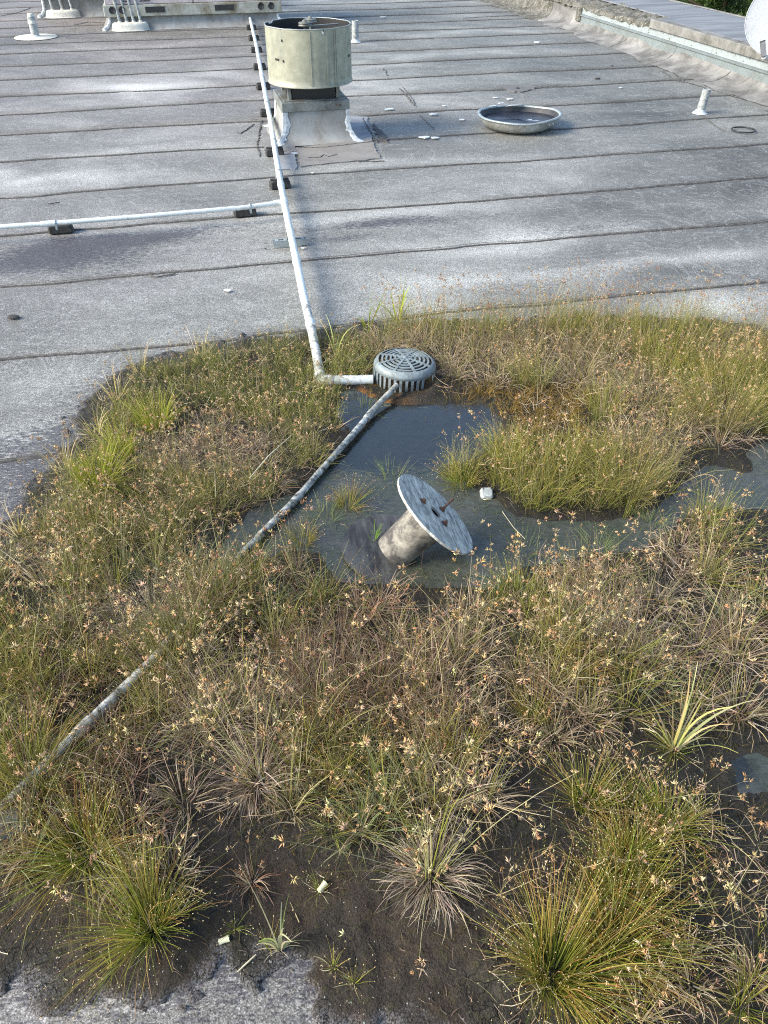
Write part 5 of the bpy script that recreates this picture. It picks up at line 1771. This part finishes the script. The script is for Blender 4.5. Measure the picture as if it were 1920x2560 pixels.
flake(pan, -.10, .43, .135, .035, .02, .0, 'paint_flake', M_seal, .006)
for x in (-.09, .22, .27): flake(pan, x, -math.sqrt(.425 ** 2 - x * x) * .985, .09, .006, .004, .1, 'paint_flake', M_seal, .01)

# ------------------------------------------------------------------ vent pipes
def vent(px, py, h, r, name, lab, mat=M_white, lean=(0, 0), disc_r=0):
    p = G(px, py, 0)
    root = empty(name, (p.x, p.y, 0))
    tag(root, lab, 'vent pipe')
    top = Vector((lean[0], lean[1], h))
    m = MB(); pts = lerp_pts(Vector((0, 0, 0)), top, 6)
    rr = random.Random(px)
    m.tube(pts, [r * rr.uniform(.96, 1.05) for _ in pts], 18, hollow=.8)
    m.build('pipe', mat, root)
    m = MB().lathe([(r * 1.9, .008), (r * 1.5, .018), (r * 1.15, .035), (r * 1.02, .05)], 20)
    m.build('collar', M_seal, root)
    if disc_r:
        MB().lathe([(disc_r, .012), (disc_r * .97, .02), (r * 1.2, .026)], 28).build('flashing', M_padw, root)
    return root
vent(1511, 246, .245, .045, 'vent_pipe', 'crumpled white vent pipe standing alone in front of the parapet', lean=(.02, .0))
v = vent(768, 92, .30, .052, 'vent_pipe', 'white vent pipe half behind the beige drum')
v = vent(78, 82, .30, .062, 'vent_pipe', 'tapered white vent pipe on a pale round flashing at the far left', disc_r=.34)
MB().lathe([(.066, .20), (.070, .21), (.066, .22), (.050, .33), (.046, .34), (0, .345)], 20).build('cap', M_padw, v)

rg_ = G(1605, 285, 0)
hr = MB().tube([(.115 * math.cos(a), .115 * math.sin(a) , .0) for a in [2 * math.pi * k / 40 for k in range(41)]], .0075, 8, caps=False).build('rubber_ring', M_hose)
hr.location = (rg_.x, rg_.y, .02)
tag(hr, 'thin black ring lying flat on the roof near the right edge', 'ring')

# chips lying on the roof
r_ = random.Random(8)
for px, py, s, lab in ((841, 240, .065, 'white chip nearest the fan on the roof'), (935, 251, .060, 'oblong white chip between fan and pan'), (918, 300, .060, 'grey tile fragment below the oblong chip'), (940, 301, .045, 'flat pale fragment right of the grey one'),
                        (998, 262, .035, 'small curled grey chip left of the pan'), (960, 232, .025, 'tiny chip on the seam left of the pan'), (1070, 214, .035, 'pale chip just behind the pan'), (1102, 217, .045, 'white chip touching the back of the pan'),
                        (491, 632, .028, 'lone white shell shaped chip on the left roof'), (574, 542, .010, 'dark crumb left of the long pipe'), (655, 540, .018, 'white crumb beside the steel channel'), (637, 335, .045, 'white paint sliver right of the second block'),
                        (1377, 634, .010, 'white grain on the right roof'), (675, 377, .020, 'pale knob of debris below the fan repair'), (1160, 94, .06, 'flat chip on the far right roof'), (1322, 144, .03, 'dark crumb near the parapet foot'),
                        (1340, 192, .03, 'pale crumb near the parapet foot'), (828, 39, .06, 'white chip behind the drum')):
    p = G(px, py, 0)
    if 'white' in lab or 'pale' in lab: mt2 = M_seal
    elif 'dark' in lab: mt2 = M_stone
    else: mt2 = M_bits
    o = flake(None, p.x, p.y, .012 + roof_z(p.x, p.y), s, s * r_.uniform(.55, .9), r_.uniform(-.4, .4), 'roof_chip', mt2, max(.004, s * .16), 7)
    tag(o, lab, 'chip')
for px, py, s, nm, lab in ((31, 690, .038, 'stone', 'flat dark stone at the left edge of the roof'), (178, 990, .012, 'washer', 'small dark washer on the roof left of the growth'), (1290, 172, .04, 'stone', 'dark clod on the seam by the parapet')):
    p = G(px, py, 0)
    o = MB().lathe([(0, .014), (s * .6, .013), (s * .95, .007), (s, 0)], 9, sm=False).build(nm, M_stone)
    o.location = (p.x, p.y, .011 + roof_z(p.x, p.y)); o.scale = (1, .6, 1)
    tag(o, lab, nm)

# ------------------------------------------------------------------ parapet
par = empty('parapet_wall', ST(WALL_S, 9, 0), TH)
tag(par, 'low parapet with galvanised flashing and broad grey coping along the right', 'parapet')
# local frame: x across (to the right), y along the wall going away; origin t=9
T0, T1, TF = 2.0, 30.0, 14.35
def strip(name, prof, t0, t1, mat, n=1, sm=False, jit=0, seed=0, close=False):
    vv = []; ff = []; m_ = len(prof)
    rr = random.Random(seed)
    for i in range(n + 1):
        t = t0 + (t1 - t0) * i / n - 9
        for (x, z) in prof: vv.append((x + rr.uniform(-jit, jit), t, z + rr.uniform(-jit, jit)))
    for i in range(n):
        for k in range(m_ - 1): ff.append((i * m_ + k, i * m_ + k + 1, (i + 1) * m_ + k + 1, (i + 1) * m_ + k))
    if close:
        ff.append(tuple(range(m_))); ff.append(tuple(reversed([n * m_ + k for k in range(m_)])))
    return MB().add(vv, ff, sm).build(name, mat, par)
rr = np.random.default_rng(5)
def cant(t0, t1, mat):
    prof = [(-.36, .004), (-.31, .014), (-.26, .022), (-.20, .034), (-.13, .055), (-.08, .080), (-.04, .115), (-.012, .19), (-.01, .26)]
    n = int((t1 - t0) / .06); m_ = len(prof)
    tt = np.linspace(t0, t1, n + 1)
    V = []
    for k, (x, z) in enumerate(prof):
        xo = x + (vnoise(tt * 2.2, tt * 0 + k * .2, 5) - .5) * .20 * (1 if k == 0 else .7 if k < 3 else .1)
        V.append(np.stack([xo, tt - 9, z + (vnoise(tt * 5, tt * 0 + k, 6) - .5) * .014], 1))
    V = np.stack(V, 1).reshape(-1, 3)
    i, k = np.meshgrid(np.arange(n), np.arange(m_ - 1), indexing='ij')
    a = (i * m_ + k).ravel()
    F = np.stack([a, a + 1, a + m_ + 1, a + m_], 1)
    return np_mesh('cant_strip', V, F, mat, None, True, par)
cuts = [4.0, 6.4, 8.05, 9.8, 11.2, 12.6, 13.9, 15.6, 17.6, 20, 24, 30]
for a, b in zip(cuts[:-1], cuts[1:]): cant(a + .006, b - .006, M_cant if a < 14 else M_mossc)
strip('wall_core', [(.012, 0), (.012, .30), (1.28, .30), (1.28, -6)], T0, T1, M_conc, 1)
# lower and upper metal flashing in lengths with lapped joints
joints = [2.6, 5.6, 8.3, 11.2, TF]
for i, (a, b) in enumerate(zip(joints[:-1], joints[1:])):
    e = .003 * (i % 2)
    strip('flashing_panel', [(-.030 - e, .095), (-.036 - e, .098), (-.036 - e, .100), (-.026 - e, .205), (-.050 - e, .214), (-.050 - e, .224), (-.020 - e, .238)], a - .02, b, M_galvl)
sj = [2.6 + .86 * k for k in range(14)] + [TF]
for i, (a, b) in enumerate(zip(sj[:-1], sj[1:])):
    e = .003 * (i % 2)
    strip('counter_flashing', [(-.022 - e, .240), (-.012 - e, .318), (.002 - e, .330)], a - .015, b, M_galv)
sm_ = MB().lathe([(0, .004), (.006, .003), (.0075, 0)], 8)
scr = sm_.build('screw', M_stone, par)
scr.location = (-.013, 4.4 - 9, .300); scr.rotation_euler = (0, -math.pi / 2, 0)
k = 0
t = 4.72
while t < TF - .05:
    c = scr.copy(); COL.objects.link(c); c.parent = par; c.location = (-.013, t - 9, .300)
    if k % 2 == 0:
        c = scr.copy(); COL.objects.link(c); c.parent = par; c.location = (-.022, t - 8.9, .262)
    k += 1; t += .30
# coping: thick exposed edge on the near slabs, eroded mortar bed farther on
cj = [2.0, 4.6, 7.25, 9.6, 12.0]
for i, (a, b) in enumerate(zip(cj[:-1], cj[1:])):
    x0 = -.055 + .008 * (i % 2)
    n = 24; vv = []; ff = []
    r2 = random.Random(i)
    for q in range(n + 1):
        t = a + .006 + (b - a - .012) * q / n - 9
        j1, j2 = r2.uniform(-.006, .006), r2.uniform(-.006, .006)
        vv += [(x0 + .01 + j1, t, .322), (x0 + j1, t, .33), (x0 + j2, t, .425), (x0 + .012 + j2, t, .437), (.10, t, .440)]
    for q in range(n):
        for w in range(4): ff.append((q * 5 + w, q * 5 + w + 1, q * 5 + 6 + w, q * 5 + 5 + w))
    ff.append((0, 1, 2, 3, 4)); ff.append(tuple(n * 5 + w for w in reversed(range(5))))
    MB().add(vv, ff).build('coping_edge', M_conc, par)
# rubble bed beyond
n = 340; tt = np.linspace(12.0, 30, n); xs = [-.03, -.02, .03, .09, .15, .21, .27, .33]; V = []
for k, x in enumerate(xs):
    z = (.30 if k == 0 else .345 + .012 * k) + (vnoise(tt * 8, tt * 0 + k, 3) - .5) * .06 * (k > 0) + (vnoise(tt * 22, tt * 0 + k * 2, 4) - .5) * .03
    V.append(np.stack([x + (vnoise(tt * 9, tt * 0 + k, 8) - .5) * .04, tt - 9, z], 1))
V = np.stack(V, 1).reshape(-1, 3); m_ = len(xs)
i, k = np.meshgrid(np.arange(n - 1), np.arange(m_ - 1), indexing='ij'); a = (i * m_ + k).ravel()
np_mesh('mortar_bed', V, np.stack([a, a + 1, a + m_ + 1, a + m_], 1), M_mossc, None, False, par)
# wide grey coping cover in sheets
cs = [2.0, 5.9, 9.7, 12.0]
for i, (a, b) in enumerate(zip(cs[:-1], cs[1:])):
    strip('coping_sheet', [(.08, .4395), (.09, .4435), (.7, .447 + .003 * (i % 2)), (1.30, .45), (1.30, .33)], a, b - .01, M_cope, 8, jit=.0006, seed=i)
cs = [12.0, 14.5, 17.5, 21, 30]
for i, (a, b) in enumerate(zip(cs[:-1], cs[1:])):
    strip('coping_sheet', [(.27, .430), (.29, .4435), (.7, .447 + .003 * (i % 2)), (1.30, .45), (1.30, .33)], a, b - .01, M_cope, 8, jit=.0006, seed=i)
strip('edge_trim', [(1.27, .452), (1.275, .462), (1.31, .462), (1.315, .34)], 2.0, 30, M_conc, 60, jit=.004, seed=3)
# chipped end of the metal flashing and dark stain stub
MB().box((-.02, TF + .06 - 9, .22), (.10, .16, .20), bev=.02).build('flashing_end', M_mossc, par)

# ------------------------------------------------------------------ satellite dish
dcen = Vector((4.545, 10.32, .785))
du, dv_, = 1.0, 1.0
dish = empty('satellite_dish', (5.02, 10.15, .0))
tag(dish, 'white satellite dish with grey arm in front of the parapet', 'satellite dish')
face = (Vector((-.32, -.80, .42))).normalized()
Rd = face.to_track_quat('Z', 'Y').to_matrix().to_4x4()
c_l = dcen - dish.location
Md = Matrix.Translation(c_l) @ Rd
DRr = .40
MB().lathe([(0, -.045), (.12, -.041), (.24, -.028), (.34, -.010), (.395, .002), (DRr, .004), (DRr, -.002), (.34, -.018), (.24, -.036), (.12, -.049), (0, -.053)], 56, Md).build('reflector', M_dish, dish)
MB().lathe([(DRr - .004, .004), (DRr, .009), (DRr + .005, .004), (DRr + .003, -.003)], 56, Md).build('rim', M_dish, dish)
down = (Vector((0, 0, -1)) - face * Vector((0, 0, -1)).dot(face)).normalized()
a0 = c_l + down * (DRr - .02) - face * .03
tip = a0 + face * .22 + down * .02 + Vector((-.0, 0, .0))
gx_, gy_ = 1637, 98
q0 = G(1656, 118, .42); 
def at_depth(x, y, dep):
    u = (x * K - 960) / FPX; v = (1280 - y * K) / FPX
    return Vector((u * dep, dep * (cp + v * sp), H + dep * (-sp + v * cp)))
DL = dish.location
fa = [at_depth(1650, 122, 8.40) - DL, at_depth(1647.5, 91, 8.36) - DL]
MB().tube(fa, .034, 4, sm=False).build('feed_arm', M_greyst, dish)
MB().tube([fa[1], fa[1] + (fa[1] - fa[0]).normalized() * .012], .036, 4, sm=False).build('arm_cap', M_stone, dish)
MB().tube([fa[0], at_depth(1664, 128, 8.6) - DL, c_l + down * (DRr - .03) - face * .04], .028, 8).build('arm_bracket', M_dish, dish)
MB().tube([c_l - face * .05, c_l - face * .16, Vector((0, 0, .45)), Vector((0, 0, .05))], .025, 12).build('mast', M_galv, dish)
MB().box((0, 0, .03), (.40, .40, .012)).build('base_plate', M_galvd, dish)
for x, y in ((.03, .02), (-.04, .05), (.05, -.08)):
    MB().lathe([(0, .005), (.007, .004), (.009, 0)], 8, Md @ Matrix.Translation((x, y, -.043))).build('bolt', M_stone, dish)

# ------------------------------------------------------------------ rooftop units
def rtu(px0, py0, length, lab, curb_h, with_slots=True, cab_h=1.1, depth=1.4):
    p = G(px0, py0, 0)
    u = empty('rooftop_unit', (p.x, p.y, 0), TH)
    tag(u, lab, 'air conditioner')
    L = length
    # flashed curb
    vv = []; ff = []
    pr = [(.16, .008), (.09, .03), (.04, .09), (.012, .16), (0, curb_h)]
    for fl, z in pr:
        vv += [(-fl, -fl, z), (L + fl, -fl, z), (L + fl, depth + fl, z), (-fl, depth + fl, z)]
    for i in range(len(pr) - 1):
        for k in range(4):
            j = (k + 1) % 4
            ff.append((i * 4 + k, i * 4 + j, i * 4 + 4 + j, i * 4 + 4 + k))
    MB().add(vv, ff).build('curb', M_skirt, u)
    for x in (0, L):
        s = -1 if x == 0 else 1
        MB().tube([(x + s * .13, -.13, .02), (x + s * .07, -.07, .05), (x + s * .02, -.022, .12), (x + s * .008, -.008, curb_h - .02)], [.04, .03, .025, .025], 8).build('sealant', M_seal, u)
    MB().box((L / 2, depth / 2, curb_h + .085), (L + .16, depth + .16, .17), bev=.008).build('base_rail', M_rail, u)
    fy = -.08
    if with_slots:
        for x in (L * .27, L * .68):
            MB().box((x, fy - .002, curb_h + .095), (L * .115, .012, .085), bev=.003).build('fork_slot', M_dark, u)
            MB().box((x, fy - .006, curb_h + .142), (L * .125, .012, .008)).build('slot_lip', M_rail, u)
        for x in (.06, .22, L - .28, L - .10):
            MB().lathe([(0, .002), (.042, .002), (.048, .008), (.052, .008), (.056, 0)], 20, Matrix.Translation((x, fy, curb_h + .10)) @ Matrix.Rotation(math.pi / 2, 4, 'X')).build('lifting_hole', M_dark, u)
    zc = curb_h + .17
    w = (L + .10) / 2
    for k in range(2):
        MB().box((-.05 + w * (k + .5), depth / 2, zc + cab_h / 2 + .004), (w - .012, depth + .10, cab_h), bev=.008).build('cabinet_panel', M_unit, u)
    for x0 in (.30, .62):
        for q in range(7):
            MB().box((x0, -.057, zc + .05 + q * .03), (.17, .02, .012)).build('louver_slat', M_dark, u)
    MB().box((.46, -.055, zc + .15), (.11, .012, .08)).build('notice_label', M_seal, u)
    MB().box((L * .70, -.055, zc + .235), (.14, .012, .05)).build('notice_label', M_seal, u)
    return u
rtu(243, 66, 2.85, 'near air conditioning unit on a grey curb at the top of the picture', .20)
rtu(102, 38, 2.6, 'farther air conditioning unit cut by the top edge at the upper left', .30)

def pitch_pan(px, py, rx, ns, lab, lean):
    p = G(px, py, 0)
    root = empty('pipe_curb', (p.x, p.y, 0), TH)
    tag(root, lab, 'pipe curb')
    m = MB(); n = 40; pr = [(1.12, .012), (1.02, .03), (1.0, .085), (.95, .115), (.85, .125), (0, .125)]
    vv = []; ff = []
    for s, z in pr:
        for k in range(n):
            a = 2 * math.pi * k / n
            vv.append((rx * s * math.copysign(abs(math.cos(a)) ** .7, math.cos(a)), .17 * s * math.sin(a), z))
    for i in range(len(pr) - 1):
        for k in range(n): ff.append((i * n + k, i * n + (k + 1) % n, i * n + n + (k + 1) % n, i * n + n + k))
    m.add(vv, ff, True).build('cover', M_padw, root)
    for i in range(ns):
        x = -rx * .55 + rx * 1.15 * i / (ns - 1)
        h = 1.0
        MB().tube([(x, 0, .11), (x + lean * .35, .02, .45), (x + lean, .05, .80 + .02 * i)], .024, 10).build('conduit', M_white, root)
        MB().tube([(x + lean * .62, .03, .57), (x + lean * .72, .034, .63)], .031, 10).build('conduit_joint', M_galvd, root)
        MB().tube([(x + lean, .05, .79 + .02 * i), (x + lean * 1.4 - .05, .10, .86 + .02 * i), (x - .25, .30, .88 + .02 * i), (x - .50, .55, .86)], .026, 10).build('elbow', M_galvd, root)
        MB().tube([(x + lean * .03, 0, .12), (x + lean * .02, 0, .145)], .033, 10).build('collar', M_padw, root)
    return root
pitch_pan(284, 66, .30, 4, 'round cream pipe curb with four conduits in front of the near unit', -.10)
pitch_pan(138, 38, .30, 3, 'round cream pipe curb with three conduits by the farther unit', -.10)

# ------------------------------------------------------------------ beyond the building
m = MB(); m.add([(-400, -200, -6.2), (500, -200, -6.2), (500, 600, -6.2), (-400, 600, -6.2)], [(0, 1, 2, 3)])
g = m.build('ground', M_grassf, None); tag(g, 'ground far below the roof', None, None, 'structure')


def tree(x, y, h, r, lab, seed, tone):
    rg = np.random.default_rng(seed)
    root = empty('tree', (x, y, -6.2))
    tag(root, lab, 'tree', 'trees beyond the parapet')
    m = MB(); m.tube([(0, 0, 0), (.1, 0, h * .3), (.0, .1, h * .55), (.1, 0, h * .8)], [.28, .22, .15, .06], 10)
    m.build('trunk', M_bark, root)
    for k in range(7):
        a = rg.random() * 6.28; z = h * rg.uniform(.3, .65)
        d = Vector((math.cos(a), math.sin(a), rg.uniform(.4, .9))) * r * .75
        MB().tube([(0, 0, z), tuple(Vector((0, 0, z)) + d * .5 + Vector((0, 0, .1))), tuple(Vector((0, 0, z)) + d)], [.10, .06, .02], 7).build('limb', M_bark, root)
    nc = 60
    cc = rg.normal(size=(nc, 3)); cc /= np.linalg.norm(cc, axis=1)[:, None]
    cc *= (rg.random(nc) ** .4)[:, None] * np.array([r, r, h * .36]); cc[:, 2] += h * .62
    per = 420; n = nc * per
    rad = np.repeat(rg.uniform(.35, .85, nc) * r * .38, per)
    q = rg.normal(size=(n, 3)); q /= np.linalg.norm(q, axis=1)[:, None]
    p = np.repeat(cc, per, axis=0) + q * (rad * rg.random(n) ** .35)[:, None] * np.array([1, 1, .75])
    u = rg.normal(size=(n, 3)); u /= np.linalg.norm(u, axis=1)[:, None]
    w = np.cross(u, rg.normal(size=(n, 3))); w /= np.linalg.norm(w, axis=1)[:, None]
    s = rg.uniform(.05, .10, n)[:, None]
    V = np.stack([p - u * s, p + w * s * .45, p + u * s, p - w * s * .45], 1).reshape(-1, 3)
    F = np.arange(4 * n).reshape(-1, 4)
    tones = np.array(tone)
    cl = np.repeat(tones[rg.integers(0, len(tones), nc)], per, axis=0) * (1 + rg.normal(0, .22, (n, 1)))
    C = np.concatenate([np.clip(cl, .01, .6), np.ones((n, 1))], 1)
    np_mesh('crown', V, F, M_leaf, {'Col': np.repeat(C, 4, axis=0)}, False, root)


T_D = [(.07, .12, .03), (.09, .15, .035), (.05, .09, .025)]
T_L = [(.14, .22, .045), (.18, .26, .05), (.09, .16, .035)]
tree(11.5, 31, 7.0, 2.3, 'dark narrow tree nearest the far end of the coping', 1, T_D)
tree(14.2, 30, 7.4, 2.2, 'bright green tree in the middle beyond the coping', 2, T_L)
tree(16.6, 29, 7.8, 2.5, 'bushy dark tree directly left of the satellite dish', 3, T_D + T_L[:1])
tree(19.5, 28, 8.2, 2.8, 'large tree behind the satellite dish', 4, T_D + T_L)
tree(13.0, 38, 9.0, 3.2, 'tall dark tree behind the bright green one', 5, T_D)
tree(18.0, 38, 9.0, 3.4, 'far dark tree behind the bushy one', 6, T_D)
tree(9.2, 38, 8.0, 2.8, 'leftmost dark tree beyond the parapet', 7, T_D)
